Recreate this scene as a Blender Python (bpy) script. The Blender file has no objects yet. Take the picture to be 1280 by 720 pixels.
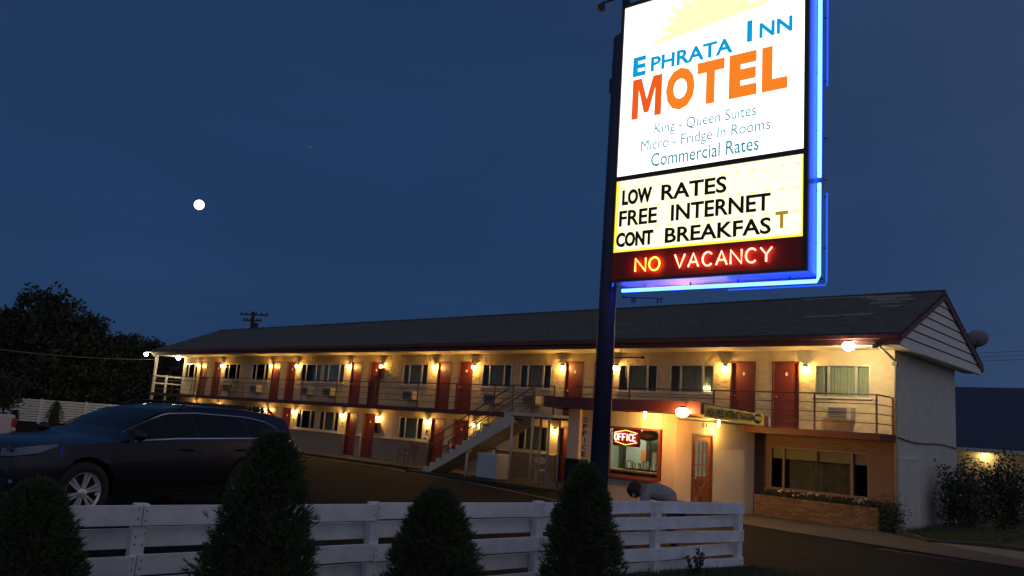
import bpy, bmesh, math, random
import numpy as np
from mathutils import Vector, Matrix
R = math.radians
random.seed(7); rng = np.random.default_rng(7)
S = bpy.context.scene
COL = S.collection

# ------------------------------------------------------------------ camera
cam_d = bpy.data.cameras.new('camera'); cam = bpy.data.objects.new('camera', cam_d); COL.objects.link(cam)
S.camera = cam
cam_d.sensor_width = 36; cam_d.lens = 36*1008.4/1280; cam_d.clip_end = 3000; cam_d.clip_start = .05
_y, _p, _r = R(43.113), R(9.544), R(3.991)
F = Vector((-math.sin(_y)*math.cos(_p), math.cos(_y)*math.cos(_p), math.sin(_p)))
R0 = Vector((math.cos(_y), math.sin(_y), 0)); U0 = R0.cross(F)
RR = R0*math.cos(_r)+U0*math.sin(_r); UU = -R0*math.sin(_r)+U0*math.cos(_r)
cam.matrix_world = Matrix(((RR.x, UU.x, -F.x, 7.353), (RR.y, UU.y, -F.y, -23.473), (RR.z, UU.z, -F.z, 2.104), (0, 0, 0, 1)))

# ------------------------------------------------------------------ sky (dusk) and moonlight
W = bpy.data.worlds.new("World"); S.world = W; W.use_nodes = True
nt = W.node_tree; nd = nt.nodes; lk = nt.links
for n_ in list(nd): nd.remove(n_)
out = nd.new('ShaderNodeOutputWorld'); bg = nd.new('ShaderNodeBackground'); lk.new(bg.outputs[0], out.inputs[0])
tc = nd.new('ShaderNodeTexCoord'); sep = nd.new('ShaderNodeSeparateXYZ'); lk.new(tc.outputs['Generated'], sep.inputs[0])
ramp = nd.new('ShaderNodeValToRGB'); lk.new(sep.outputs['Z'], ramp.inputs[0])      # height of the sky
el = ramp.color_ramp.elements
el[0].position = 0.0; el[0].color = (.0200, .047, .104, 1)
el[1].position = 1.0; el[1].color = (.006, .019, .058, 1)
for p_, c_ in ((.08, (.0165, .045, .116)), (.22, (.0140, .042, .115)), (.42, (.0130, .040, .108)), (.62, (.010, .032, .092))):
    e_ = el.new(p_); e_.color = (*c_, 1)
dot = nd.new('ShaderNodeVectorMath'); dot.operation = 'DOT_PRODUCT'; lk.new(tc.outputs['Generated'], dot.inputs[0])
dot.inputs[1].default_value = (.86, -.50, -.05)                                    # where the sun went down
mr = nd.new('ShaderNodeMapRange'); lk.new(dot.outputs['Value'], mr.inputs[0])
mr.inputs[1].default_value = -1; mr.inputs[2].default_value = 1; mr.inputs[3].default_value = 0; mr.inputs[4].default_value = 1
pw = nd.new('ShaderNodeMath'); pw.operation = 'POWER'; lk.new(mr.outputs[0], pw.inputs[0]); pw.inputs[1].default_value = 1.7
mix = nd.new('ShaderNodeMix'); mix.data_type = 'RGBA'; mix.blend_type = 'ADD'
lk.new(pw.outputs[0], mix.inputs['Factor']); lk.new(ramp.outputs[0], mix.inputs['A']); mix.inputs['B'].default_value = (.25, .235, .245, 1)
nz = nd.new('ShaderNodeTexNoise'); nz.inputs['Scale'].default_value = 2.2; nz.inputs['Detail'].default_value = 6
mp = nd.new('ShaderNodeMapping'); mp.inputs['Scale'].default_value = (1, 1, 4); lk.new(tc.outputs['Generated'], mp.inputs[0]); lk.new(mp.outputs[0], nz.inputs[0])
mr2 = nd.new('ShaderNodeMapRange'); lk.new(nz.outputs[0], mr2.inputs[0]); mr2.inputs[1].default_value = .45; mr2.inputs[2].default_value = .8; mr2.inputs[3].default_value = .97; mr2.inputs[4].default_value = 1.16
sc = nd.new('ShaderNodeVectorMath'); sc.operation = 'SCALE'; lk.new(mix.outputs['Result'], sc.inputs[0]); lk.new(mr2.outputs[0], sc.inputs['Scale'])
lk.new(sc.outputs[0], bg.inputs[0]); bg.inputs[1].default_value = 1.0
moon_dir = Vector((-.88445, .40971, .22334))
sl = bpy.data.lights.new('moonlight', 'SUN'); sl.energy = .012; sl.angle = R(.5); sl.color = (1, .95, .86)
so = bpy.data.objects.new('moonlight', sl); COL.objects.link(so); so.rotation_euler = (-moon_dir).to_track_quat('-Z', 'Y').to_euler()
S.view_settings.view_transform = 'Standard'; S.view_settings.look = 'None'; S.view_settings.exposure = 0; S.view_settings.gamma = 1

# ------------------------------------------------------------------ materials
MAT = {}
def mat(name, col, rough=.8, metal=0, bump=0, bscale=20, var=0, vscale=3, emit=None, estr=1, coat=0, trans=0, spec=.5, col2=None, detail=4):
    m = bpy.data.materials.new(name); m.use_nodes = True; t = m.node_tree; b = t.nodes['Principled BSDF']; MAT[name] = m
    b.inputs['Base Color'].default_value = (*col, 1); b.inputs['Roughness'].default_value = rough; b.inputs['Metallic'].default_value = metal
    b.inputs['Specular IOR Level'].default_value = spec
    if coat: b.inputs['Coat Weight'].default_value = coat; b.inputs['Coat Roughness'].default_value = .04
    if trans: b.inputs['Transmission Weight'].default_value = trans
    if emit: b.inputs['Emission Color'].default_value = (*emit, 1); b.inputs['Emission Strength'].default_value = estr
    c = t.nodes.new('ShaderNodeTexCoord')
    if var:
        n = t.nodes.new('ShaderNodeTexNoise'); n.inputs['Scale'].default_value = vscale; n.inputs['Detail'].default_value = detail
        t.links.new(c.outputs['Object'], n.inputs[0])
        x = t.nodes.new('ShaderNodeMapRange'); x.inputs[1].default_value = .3; x.inputs[2].default_value = .7; t.links.new(n.outputs[0], x.inputs[0])
        y = t.nodes.new('ShaderNodeMix'); y.data_type = 'RGBA'; t.links.new(x.outputs[0], y.inputs['Factor'])
        y.inputs['A'].default_value = (*col, 1)
        y.inputs['B'].default_value = (*(col2 if col2 else [v*(1-var) for v in col]), 1)
        t.links.new(y.outputs['Result'], b.inputs['Base Color'])
    if bump:
        n = t.nodes.new('ShaderNodeTexNoise'); n.inputs['Scale'].default_value = bscale; n.inputs['Detail'].default_value = 5
        t.links.new(c.outputs['Object'], n.inputs[0])
        x = t.nodes.new('ShaderNodeBump'); x.inputs['Strength'].default_value = 1; x.inputs['Distance'].default_value = bump
        t.links.new(n.outputs[0], x.inputs['Height']); t.links.new(x.outputs[0], b.inputs['Normal'])
    return m
def glass(name, col=(1, 1, 1), op=.25, rough=.03, ior=1.28):
    m = bpy.data.materials.new(name); m.use_nodes = True; t = m.node_tree; MAT[name] = m
    for n in list(t.nodes): t.nodes.remove(n)
    o = t.nodes.new('ShaderNodeOutputMaterial'); mx = t.nodes.new('ShaderNodeMixShader'); tr = t.nodes.new('ShaderNodeBsdfTransparent'); g = t.nodes.new('ShaderNodeBsdfGlossy')
    fr = t.nodes.new('ShaderNodeFresnel'); fr.inputs[0].default_value = ior; ad = t.nodes.new('ShaderNodeMath'); ad.operation = 'ADD'; ad.inputs[1].default_value = op
    t.links.new(fr.outputs[0], ad.inputs[0]); t.links.new(ad.outputs[0], mx.inputs[0]); tr.inputs[0].default_value = (*col, 1); g.inputs['Roughness'].default_value = rough
    t.links.new(tr.outputs[0], mx.inputs[1]); t.links.new(g.outputs[0], mx.inputs[2]); t.links.new(mx.outputs[0], o.inputs[0])
    return m
def emitm(name, col, s):
    m = mat(name, (.02, .02, .02), emit=col, estr=s)
    if name.startswith('bulb'):      # frosted glass: glows and lets the lamp's light through
        t = m.node_tree; b = t.nodes['Principled BSDF']; a = t.nodes.new('ShaderNodeAddShader'); r = t.nodes.new('ShaderNodeBsdfTransparent'); e = t.nodes.new('ShaderNodeEmission')
        e.inputs[0].default_value = (*col, 1); e.inputs[1].default_value = s; t.links.new(e.outputs[0], a.inputs[0]); t.links.new(r.outputs[0], a.inputs[1]); t.links.new(a.outputs[0], t.nodes['Material Output'].inputs[0]); t.nodes.remove(b)
    return m
def brickmat(name, c1, c2, mortar, w=.2, h=.065, bump=.006):
    m = mat(name, c1, rough=.9); t = m.node_tree; b = t.nodes['Principled BSDF']
    c = t.nodes.new('ShaderNodeTexCoord'); s = t.nodes.new('ShaderNodeSeparateXYZ'); k = t.nodes.new('ShaderNodeCombineXYZ'); a = t.nodes.new('ShaderNodeMath'); a.operation = 'ADD'
    t.links.new(c.outputs['Object'], s.inputs[0]); t.links.new(s.outputs[0], a.inputs[0]); t.links.new(s.outputs[1], a.inputs[1])
    t.links.new(a.outputs[0], k.inputs[0]); t.links.new(s.outputs[2], k.inputs[1])
    r = t.nodes.new('ShaderNodeTexBrick'); t.links.new(k.outputs[0], r.inputs[0]); r.inputs['Scale'].default_value = 1
    r.inputs['Brick Width'].default_value = w; r.inputs['Row Height'].default_value = h; r.inputs['Mortar Size'].default_value = .006; r.inputs['Mortar Smooth'].default_value = .3
    r.inputs['Color1'].default_value = (*c1, 1); r.inputs['Color2'].default_value = (*c2, 1); r.inputs['Mortar'].default_value = (*mortar, 1)
    t.links.new(r.outputs['Color'], b.inputs['Base Color'])
    bp = t.nodes.new('ShaderNodeBump'); bp.invert = True; bp.inputs['Distance'].default_value = bump; t.links.new(r.outputs['Fac'], bp.inputs['Height']); t.links.new(bp.outputs[0], b.inputs['Normal'])
    return m
mat('ground', (.028, .024, .018), bump=.03, bscale=6, var=.5, vscale=.7, col2=(.03, .045, .02))
mat('asphalt', (.0105, .0115, .0145), rough=.8, bump=.012, bscale=60, var=.55, vscale=.9, spec=.06)
t = MAT['asphalt'].node_tree; b_ = t.nodes['Principled BSDF']; vo = t.nodes.new('ShaderNodeTexVoronoi'); vo.feature = 'DISTANCE_TO_EDGE'; vo.inputs['Scale'].default_value = .33
c_ = t.nodes.new('ShaderNodeTexCoord'); w_ = t.nodes.new('ShaderNodeTexNoise'); w_.inputs['Scale'].default_value = 1.3; w_.inputs['Detail'].default_value = 6
a_ = t.nodes.new('ShaderNodeMix'); a_.data_type = 'VECTOR'; a_.inputs['Factor'].default_value = .12; t.links.new(c_.outputs['Object'], a_.inputs['A']); t.links.new(w_.outputs['Color'], a_.inputs['B']); t.links.new(c_.outputs['Object'], w_.inputs[0]); t.links.new(a_.outputs['Result'], vo.inputs[0])
r_ = t.nodes.new('ShaderNodeMapRange'); r_.inputs[1].default_value = 0; r_.inputs[2].default_value = .012; r_.inputs[3].default_value = .25; r_.inputs[4].default_value = 1; t.links.new(vo.outputs['Distance'], r_.inputs[0])
old = b_.inputs['Base Color'].links[0].from_socket; m_ = t.nodes.new('ShaderNodeVectorMath'); m_.operation = 'SCALE'; t.links.new(old, m_.inputs[0]); t.links.new(r_.outputs[0], m_.inputs['Scale']); t.links.new(m_.outputs[0], b_.inputs['Base Color'])
mat('concrete', (.055, .048, .040), rough=.9, bump=.006, bscale=30, var=.35, vscale=1.6)
mat('concrete_pale', (.15, .135, .115), rough=.9, bump=.006, bscale=30, var=.3, vscale=2)
mat('line_paint', (.45, .43, .38), var=.6, vscale=9)
mat('stucco', (.58, .46, .29), rough=.9, bump=.055, bscale=5.5, var=.12, vscale=2)
mat('stucco_cool', (.62, .58, .53), rough=.9, bump=.04, bscale=6, var=.12, vscale=2)
mat('plain_wall', (.54, .45, .34), rough=.85, bump=.003, bscale=30, var=.15, vscale=1.5)
mat('soffit', (.62, .54, .42), rough=.8, var=.1, vscale=2)
brickmat('brick_tan', (.30, .20, .125), (.24, .155, .10), (.16, .12, .085))
brickmat('brick_painted', (.34, .28, .21), (.30, .25, .19), (.24, .2, .15), bump=.008)
mat('brick_a', (.25, .16, .09), bump=.004, bscale=60, var=.3, vscale=12)
mat('brick_b', (.20, .125, .075), bump=.004, bscale=60, var=.3, vscale=12)
mat('brick_c', (.29, .20, .12), bump=.004, bscale=60, var=.3, vscale=12)
mat('mortar', (.12, .09, .07), bump=.004, bscale=40)
mat('red_trim', (.16, .042, .028), rough=.55, bump=.002, bscale=20, var=.3, vscale=3)
mat('red_door', (.20, .038, .022), rough=.45, bump=.001, bscale=8, var=.2, vscale=2)
mat('rail_paint', (.16, .055, .040), rough=.5, var=.3, vscale=5)
mat('white_paint', (.66, .64, .60), rough=.6, bump=.002, bscale=25, var=.15, vscale=4)
mat('fence_paint', (.80, .81, .82), rough=.62, bump=.004, bscale=35, var=.25, vscale=5, detail=9)
mat('siding', (.74, .72, .69), rough=.7, bump=.002, bscale=12, var=.12, vscale=3)
mat('garage_siding', (.50, .46, .40), rough=.75, bump=.002, bscale=12, var=.2, vscale=2)
mat('frame_brown', (.22, .18, .14), rough=.5)
mat('gap_dark', (.03, .028, .025))
mat('shingle', (.14, .142, .125), rough=.95, bump=.03, bscale=11, var=.35, vscale=5, detail=8)
mat('shingle_pale', (.34, .33, .30), rough=.95, bump=.02, bscale=20, var=.3, vscale=9)
mat('metal_roof', (.035, .05, .095), rough=.55)
mat('alum', (.52, .50, .46), rough=.4, metal=.6)
mat('dark_metal', (.03, .03, .032), rough=.5, metal=.3)
mat('galv', (.35, .35, .34), rough=.5, metal=.6)
mat('curtain', (.50, .49, .36), rough=.9, var=.2, vscale=4)
mat('curtain_dark', (.17, .17, .14), rough=.9, var=.3, vscale=4)
mat('blind', (.42, .36, .27), rough=.8, var=.1)
mat('dark_room', (.05, .045, .042), rough=.9, var=.3)
mat('room_green', (.40, .46, .38), rough=.8, var=.1)
mat('wood_dark', (.06, .035, .022), rough=.6, var=.4, vscale=8)
mat('wood_brown', (.24, .085, .04), rough=.5, var=.35, vscale=9)
mat('wood_red', (.16, .05, .03), rough=.55, var=.3, vscale=6)
mat('trunk', (.05, .038, .028), rough=.95, bump=.03, bscale=12, var=.4)
mat('pole_wood', (.045, .036, .03), rough=.9, bump=.01, bscale=12)
mat('plastic_white', (.58, .58, .54), rough=.5)
mat('fridge_white', (.46, .50, .52), rough=.35)
mat('plate', (.72, .70, .62), rough=.5)
mat('black_ink', (.015, .013, .012), rough=.6)
mat('rubber', (.012, .012, .012), rough=.8, bump=.002, bscale=60)
mat('brass', (.5, .33, .12), rough=.3, metal=.9)
mat('banner_yellow', (.62, .47, .09), rough=.6, bump=.006, bscale=5, var=.15, vscale=4)
mat('ac_grille', (.05, .055, .055), rough=.5)
mat('ac_case', (.36, .32, .26), rough=.6)
mat('dish', (.22, .22, .22), rough=.6)
mat('skin', (.42, .24, .16), rough=.6)
mat('hair', (.035, .021, .014), rough=.7, bump=.006, bscale=90)
mat('shirt', (.34, .33, .28), rough=.9, bump=.03, bscale=7, var=.12, vscale=8)
mat('trousers', (.03, .035, .05), rough=.9, bump=.006, bscale=14)
mat('orange_paper', (.85, .28, .06), rough=.8)
mat('paper', (.75, .75, .70), rough=.8)
mat('brochure_a', (.15, .35, .22), rough=.6, var=.6, vscale=30, col2=(.6, .55, .4))
mat('brochure_b', (.5, .35, .25), rough=.6, var=.6, vscale=30, col2=(.1, .2, .3))
mat('counter', (.45, .18, .07), rough=.5, var=.2)
def leafmat(name, c1, c2):
    m = mat(name, c1, rough=.75, var=.5, vscale=2.5, col2=c2, detail=5); return m
leafmat('spruce', (.030, .050, .018), (.060, .085, .030))
leafmat('leaf_dark', (.018, .026, .014), (.035, .046, .022))
leafmat('leaf_bush', (.030, .050, .022), (.060, .080, .035))
leafmat('grass', (.040, .060, .022), (.07, .09, .03))
mat('petal', (.75, .74, .70), rough=.6)
mat('petal_rose', (.7, .45, .3), rough=.6)
glass('pane_glass', (.85, .88, .86), .0, .03, 1.2); glass('car_glass', (.05, .05, .055), .03, .02); glass('lens_glass', (.9, .9, .9), .05)
mat('car_paint', (.012, .010, .018), rough=.32, metal=.1, coat=.3, spec=.3, var=.1)
mat('car_black', (.008, .008, .009), rough=.4)
mat('car_paint_dark', (.01, .01, .012), rough=.3, metal=.3, coat=.7)
mat('truck_white', (.60, .60, .60), rough=.35, coat=.6)
mat('chrome', (.75, .75, .75), rough=.12, metal=1)
mat('alloy', (.72, .70, .68), rough=.35, metal=.55)
mat('tail_red', (.26, .012, .010), rough=.2, coat=1, emit=(1, .03, .01), estr=.015)
mat('tail_dark', (.15, .01, .008), rough=.2, coat=1)
mat('amber_lens', (.45, .10, .02), rough=.2, coat=1)
mat('headlamp', (.07, .09, .12), rough=.08, metal=.6, coat=1)
emitm('bulb_warm', (1, .80, .38), 9); emitm('bulb_white', (1, .95, .84), 14); emitm('bulb_sodium', (1, .78, .34), 14); emitm('bulb_yellow', (1, .84, .40), 12)
emitm('face_white', (1, .985, .93), 1.9); emitm('face_row', (1, .94, .58), 1.55); emitm('face_edge', (1, .70, .05), 1.5); emitm('ink_orange', (1, .24, .015), .95); emitm('ink_orange_deep', (1, .13, .01), .85)
emitm('ink_cyan', (.0, .36, .72), .95); emitm('ink_teal', (.02, .33, .45), .8); emitm('ink_sun', (.96, 1, .52), 1.1); emitm('ink_line', (.35, .38, .40), .8)
emitm('moon_glow', (1, .95, .82), 3.2); emitm('planet_glow', (1, .45, .2), .16)
emitm('neon_blue', (.030, .085, 1), 16); emitm('neon_blue_dim', (.015, .10, 1), 1.3); emitm('neon_red', (1, .22, .12), 7); emitm('neon_pink', (1, .42, .36), 6); emitm('neon_amber', (1, .50, .10), 4.5); emitm('neon_orange', (1, .22, .03), 9); emitm('underside_pink_glow', (1, .62, .70), 4)
mat('sign_frame', (.045, .035, .025), rough=.5); mat('sign_side', (.12, .34, .52), rough=.35, var=.2, vscale=6); mat('sign_pole', (.024, .030, .065), rough=.42, bump=.002, bscale=10, var=.2)
mat('red_back', (.30, .012, .010), rough=.5); mat('letter_brown', (.03, .018, .01), rough=.5); mat('letter_lit', (.5, .3, .02), rough=.5, emit=(1, .6, .02), estr=.35)

# ------------------------------------------------------------------ mesh helpers
def G(y, x=0): return .03*min(max(-y-1, 0), 16)*(.40+.60*min(1, max(0, (x+15)/9)))
class MB:
    def __init__(s): s.v = []; s.f = []
    def add(s, vs, fs):
        o = len(s.v); s.v += [tuple(v) for v in vs]; s.f += [tuple(i+o for i in f) for f in fs]; return s
    def box(s, x0, x1, y0, y1, z0, z1):
        return s.add([(x0, y0, z0), (x1, y0, z0), (x1, y1, z0), (x0, y1, z0), (x0, y0, z1), (x1, y0, z1), (x1, y1, z1), (x0, y1, z1)],
                     [(0, 3, 2, 1), (4, 5, 6, 7), (0, 1, 5, 4), (1, 2, 6, 5), (2, 3, 7, 6), (3, 0, 4, 7)])
    def bar(s, a, b, w, h, up=(0, 0, 1)):
        a = Vector(a); b = Vector(b); d = (b-a).normalized(); u = Vector(up); x = d.cross(u)
        if x.length < 1e-4: x = d.cross(Vector((1, 0, 0)))
        x.normalize(); u = x.cross(d); x *= w/2; u *= h/2
        return s.add([a-x-u, a+x-u, a+x+u, a-x+u, b-x-u, b+x-u, b+x+u, b-x+u], [(0, 1, 2, 3), (7, 6, 5, 4), (0, 4, 5, 1), (1, 5, 6, 2), (2, 6, 7, 3), (3, 7, 4, 0)])
    def tube(s, pts, r, n=8, cap=True):
        pts = [Vector(p) for p in pts]; rs = r if isinstance(r, (list, tuple)) else [r]*len(pts); base = len(s.v); ref = None
        for i, p in enumerate(pts):
            d = (pts[min(i+1, len(pts)-1)]-pts[max(i-1, 0)]).normalized()
            if ref is None: ref = d.cross(Vector((0, 0, 1)) if abs(d.z) < .9 else Vector((1, 0, 0))).normalized()
            ref = (ref-d*ref.dot(d)).normalized(); w = d.cross(ref)
            for k in range(n):
                a = 2*math.pi*k/n; s.v.append(tuple(p+(ref*math.cos(a)+w*math.sin(a))*rs[i]))
        for i in range(len(pts)-1):
            for k in range(n):
                a = base+i*n+k; b = base+i*n+(k+1) % n; s.f.append((a, b, b+n, a+n))
        if cap: s.f.append(tuple(base+k for k in range(n))[::-1]); s.f.append(tuple(base+(len(pts)-1)*n+k for k in range(n)))
        return s
    def lathe(s, prof, c=(0, 0, 0), n=16, axis='z', cap=True):
        base = len(s.v)
        for (r, h) in prof:
            for k in range(n):
                a = 2*math.pi*k/n; x, y = r*math.cos(a), r*math.sin(a)
                p = (x, y, h) if axis == 'z' else ((x, h, y) if axis == 'y' else (h, x, y)); s.v.append((p[0]+c[0], p[1]+c[1], p[2]+c[2]))
        for i in range(len(prof)-1):
            for k in range(n):
                a = base+i*n+k; b = base+i*n+(k+1) % n; s.f.append((a, b, b+n, a+n))
        if cap: s.f.append(tuple(base+k for k in range(n))[::-1]); s.f.append(tuple(base+(len(prof)-1)*n+k for k in range(n)))
        return s
    def prism(s, poly, fn, d0, d1):        # poly: 2D points, fn(u, v, d) -> 3D
        n = len(poly); a = [fn(u, v, d0) for u, v in poly]; b = [fn(u, v, d1) for u, v in poly]
        return s.add(a+b, [tuple(range(n)), tuple(range(2*n-1, n-1, -1))]+[(i, (i+1) % n+0, (i+1) % n+n, i+n)[::-1] for i in range(n)])
    def build(s, name, m, parent=None, smooth=False, local=False, bevel=0):
        me = bpy.data.meshes.new(name); o = bpy.data.objects.new(name, me); COL.objects.link(o)
        vs = s.v
        if parent is not None and not local:
            off = Vector((0, 0, 0)); q = parent
            while q is not None: off += q.location; q = q.parent
            vs = [(v[0]-off.x, v[1]-off.y, v[2]-off.z) for v in vs]
        me.from_pydata(vs, [], s.f); me.update()
        b = bmesh.new(); b.from_mesh(me); bmesh.ops.recalc_face_normals(b, faces=b.faces); b.to_mesh(me); b.free()
        if smooth: me.polygons.foreach_set('use_smooth', [True]*len(me.polygons))
        me.materials.append(MAT[m] if isinstance(m, str) else m)
        if parent is not None: o.parent = parent
        if bevel:
            k = o.modifiers.new('bevel', 'BEVEL'); k.width = bevel; k.segments = 2; k.limit_method = 'ANGLE'
        return o
def put(o, name=None, **kw):
    for k, v in kw.items(): o[k] = v
    return o
def tag(o, label, cat, group=None):
    o['label'] = label; o['category'] = cat
    if group: o['group'] = group
    return o
def thing(name, loc, label, cat, group=None, rz=0):
    o = bpy.data.objects.new(name, None); COL.objects.link(o); o.location = loc; o.rotation_euler = (0, 0, rz); o.empty_display_size = .2
    return tag(o, label, cat, group)
def struct(o): o['kind'] = 'structure'; return o
def stuff(o): o['kind'] = 'stuff'; return o
def copy_tree(o, parent=None):
    c = o.copy(); COL.objects.link(c); c.parent = parent
    for ch in list(o.children): copy_tree(ch, c)
    return c
def piece(me, name, loc, parent, rot=None, scale=None, mt=None):
    o = bpy.data.objects.new(name, me); COL.objects.link(o); o.parent = parent; o.location = loc
    if rot: o.rotation_euler = rot
    if scale: o.scale = scale
    return o
def bulb(parent, loc, energy, color, radius=.04, name='light_source'):
    l = bpy.data.lights.new(name, 'POINT'); l.energy = energy; l.color = color; l.shadow_soft_size = radius
    o = bpy.data.objects.new(name, l); COL.objects.link(o); o.parent = parent; o.location = loc; return o
_glyph = {}
def text(name, s, x0, x1, z0, z1, y, m, parent, bold=0, depth=0, fit=True):
    key = (s, bold, depth)
    if key not in _glyph:
        cu = bpy.data.curves.new('t', 'FONT'); cu.body = s; cu.size = 1; cu.offset = bold; cu.extrude = depth; cu.resolution_u = 3
        t = bpy.data.objects.new('t', cu); me = bpy.data.meshes.new_from_object(t); bpy.data.objects.remove(t); bpy.data.curves.remove(cu)
        co = np.array([v.co[:] for v in me.vertices]); _glyph[key] = (co, [tuple(p.vertices) for p in me.polygons]); bpy.data.meshes.remove(me)
    co, fs = _glyph[key]; a = co.min(0); b = co.max(0)
    v = [(x0+(c[0]-a[0])/(b[0]-a[0])*(x1-x0), y-(c[2]), z0+(c[1]-a[1])/(b[1]-a[1])*(z1-z0)) for c in co]
    me = bpy.data.meshes.new(name); me.from_pydata(v, [], fs); me.update(); me.materials.append(MAT[m]); o = bpy.data.objects.new(name, me); COL.objects.link(o)
    if parent: o.parent = parent
    return o
def letters(s, x0, x1, z0, z1, y, m, parent, bold=.0, depth=.0, name='letter', split=True):
    """one line of text, each character its own mesh"""
    o = text(name, s, x0, x1, z0, z1, y, m, parent, bold, depth); me = o.data; n = len(me.vertices); par = list(range(n))
    def find(a):
        while par[a] != a: par[a] = par[par[a]]; a = par[a]
        return a
    for e in me.edges: par[find(e.vertices[0])] = find(e.vertices[1])
    grp = {}
    for p in me.polygons: grp.setdefault(find(p.vertices[0]), []).append(tuple(p.vertices))
    co = [v.co[:] for v in me.vertices]; bpy.data.objects.remove(o); bpy.data.meshes.remove(me); res = []
    for g in grp.values():
        ids = sorted({i for f in g for i in f}); mp_ = {k: i for i, k in enumerate(ids)}
        m2 = bpy.data.meshes.new(name); m2.from_pydata([co[i] for i in ids], [], [tuple(mp_[i] for i in f) for f in g]); m2.update(); m2.materials.append(MAT[m])
        q = bpy.data.objects.new(name, m2); COL.objects.link(q); q.parent = parent; res.append(q)
    return res
STROKE = {'N': [[(0, 0), (0, 1), (1, 0), (1, 1)]], 'O': [[(.5+.5*math.sin(a*math.pi/8), .5+.5*math.cos(a*math.pi/8)) for a in range(17)]],
          'V': [[(0, 1), (.5, 0), (1, 1)]], 'A': [[(0, 0), (.5, 1), (1, 0)], [(.2, .35), (.8, .35)]], 'C': [[(.55+.5*math.cos(R(a)), .5+.5*math.sin(R(a))) for a in range(45, 316, 18)]],
          'Y': [[(0, 1), (.5, .5), (1, 1)], [(.5, .5), (.5, 0)]], 'F': [[(0, 0), (0, 1), (.9, 1)], [(0, .52), (.75, .52)]], 'I': [[(.5, 0), (.5, 1)]], 'E': [[(.9, 0), (0, 0), (0, 1), (.9, 1)], [(0, .52), (.75, .52)]]}
def neon_text(s, x0, x1, z0, z1, y, r, m, parent, name='neon_letter'):
    n = len(s); k = (x1-x0)/(n*1.0+(n-1)*.35); x = x0
    for c in s:
        b = MB()
        w = k if c != 'I' else k*.4
        for st in STROKE[c]: b.tube([(x+p[0]*w, y, z0+p[1]*(z1-z0)) for p in st], r, 6)
        b.build(name, m, parent, smooth=True, local=True); x += w+k*.35
def leaves(name, pts, size, m, parent=None, nrm=None, aspect=.6, smooth=False, up=0):
    n = len(pts); pts = np.asarray(pts, float); d = rng.normal(size=(n, 3)) if nrm is None else nrm+rng.normal(size=(n, 3))*.55
    d /= np.linalg.norm(d, axis=1)[:, None]; e = np.cross(d, rng.normal(size=(n, 3))); e /= np.linalg.norm(e, axis=1)[:, None]
    sz = size*(.6+.8*rng.random(n))[:, None]; a = d*sz*.5; b = e*sz*.5*aspect
    v = np.stack([pts-a, pts+b, pts+a, pts-b], 1).reshape(-1, 3); me = bpy.data.meshes.new(name)
    me.vertices.add(4*n); me.vertices.foreach_set('co', v.ravel()); me.loops.add(4*n); me.loops.foreach_set('vertex_index', np.arange(4*n, dtype=np.int32))
    me.polygons.add(n); me.polygons.foreach_set('loop_start', np.arange(0, 4*n, 4, dtype=np.int32)); me.polygons.foreach_set('loop_total', np.full(n, 4, dtype=np.int32)); me.update(calc_edges=True); me.validate()
    me.materials.append(MAT[m]); o = bpy.data.objects.new(name, me); COL.objects.link(o)
    if parent: o.parent = parent
    return o

# ------------------------------------------------------------------ ground
def sheet(name, xs, ys, fz, m, holes=None):
    b = MB(); vs = [(x, y, fz(x, y)) for y in ys for x in xs]; nx = len(xs); fs = [(j*nx+i, j*nx+i+1, (j+1)*nx+i+1, (j+1)*nx+i) for j in range(len(ys)-1) for i in range(nx-1)]
    b.add(vs, fs); return b.build(name, m, smooth=True)
YS = [-1500, -400, -60, -30]+[-28+.5*i for i in range(57)]+[4, 20, 60, 300, 1500]
struct(sheet('ground', [-1500, -400, -100, -60, -30, -15, -6, 0, 20, 60, 400, 1500], YS, lambda x, y: G(y, x)-.03, 'ground'))
struct(sheet('parking_lot', [-60, -40, -20, -15, -6, 0, 1.35], [-30]+[-28+.5*i for i in range(54)]+[-1.45], lambda x, y: G(y, x)-.004, 'asphalt'))
struct(sheet('driveway', [1.354, 4, 8, 14], [-12.5+.5*i for i in range(14)], lambda x, y: G(y)-.004, 'asphalt'))
struct(sheet('street_edge', [8, 14, 30], [-28+.5*i for i in range(31)], lambda x, y: G(y)-.004, 'asphalt'))
b = MB(); b.box(-43.8, -8.2, -1.5, 0, -.05, .10); b.box(-17.0, -8.2, -2.75, -1.502, -.05, .11); struct(b.build('walkway', 'concrete', bevel=.01))
# front pavement along the planter
b = MB(); pl = [(-3.9, -.82), (-2.9, -4.6), (-1.0, -5.2), (3.6, -5.6), (8, -5.9), (8, -4.3), (3.6, -3.9), (1.4, -2.2), (.6, -.9)]
b.prism([(p[0], p[1]) for p in pl], lambda u, v, d: (u, v, G(v)+d), -.05, .018); struct(b.build('pavement', 'concrete'))
b = MB(); pl = [(1.5, -2.3), (3.6, -3.88), (8, -4.28), (14, -4.5), (14, -1.4), (5, -1.2), (2.6, -1.1)]
b.prism(pl, lambda u, v, d: (u, v, G(v)+d), -.05, .024); struct(b.build('pale_slab', 'concrete_pale'))
b = MB(); kp = [(.35, -.95), (1.45, -2.3), (2.6, -1.2), (5, -1.3)]
for i in range(3): b.bar((*kp[i], .04), (*kp[i+1], .04), .12, .16)
struct(b.build('kerb', 'concrete', bevel=.01))
b = MB(); ln = [(-33, -1.75), (-25, -1.9), (-19.0, -2.1), (-16.5, -2.8), (-12.82, -3.5), (-10.25, -4.4), (-7.45, -5.6), (-4.2, -7.2)]
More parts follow.
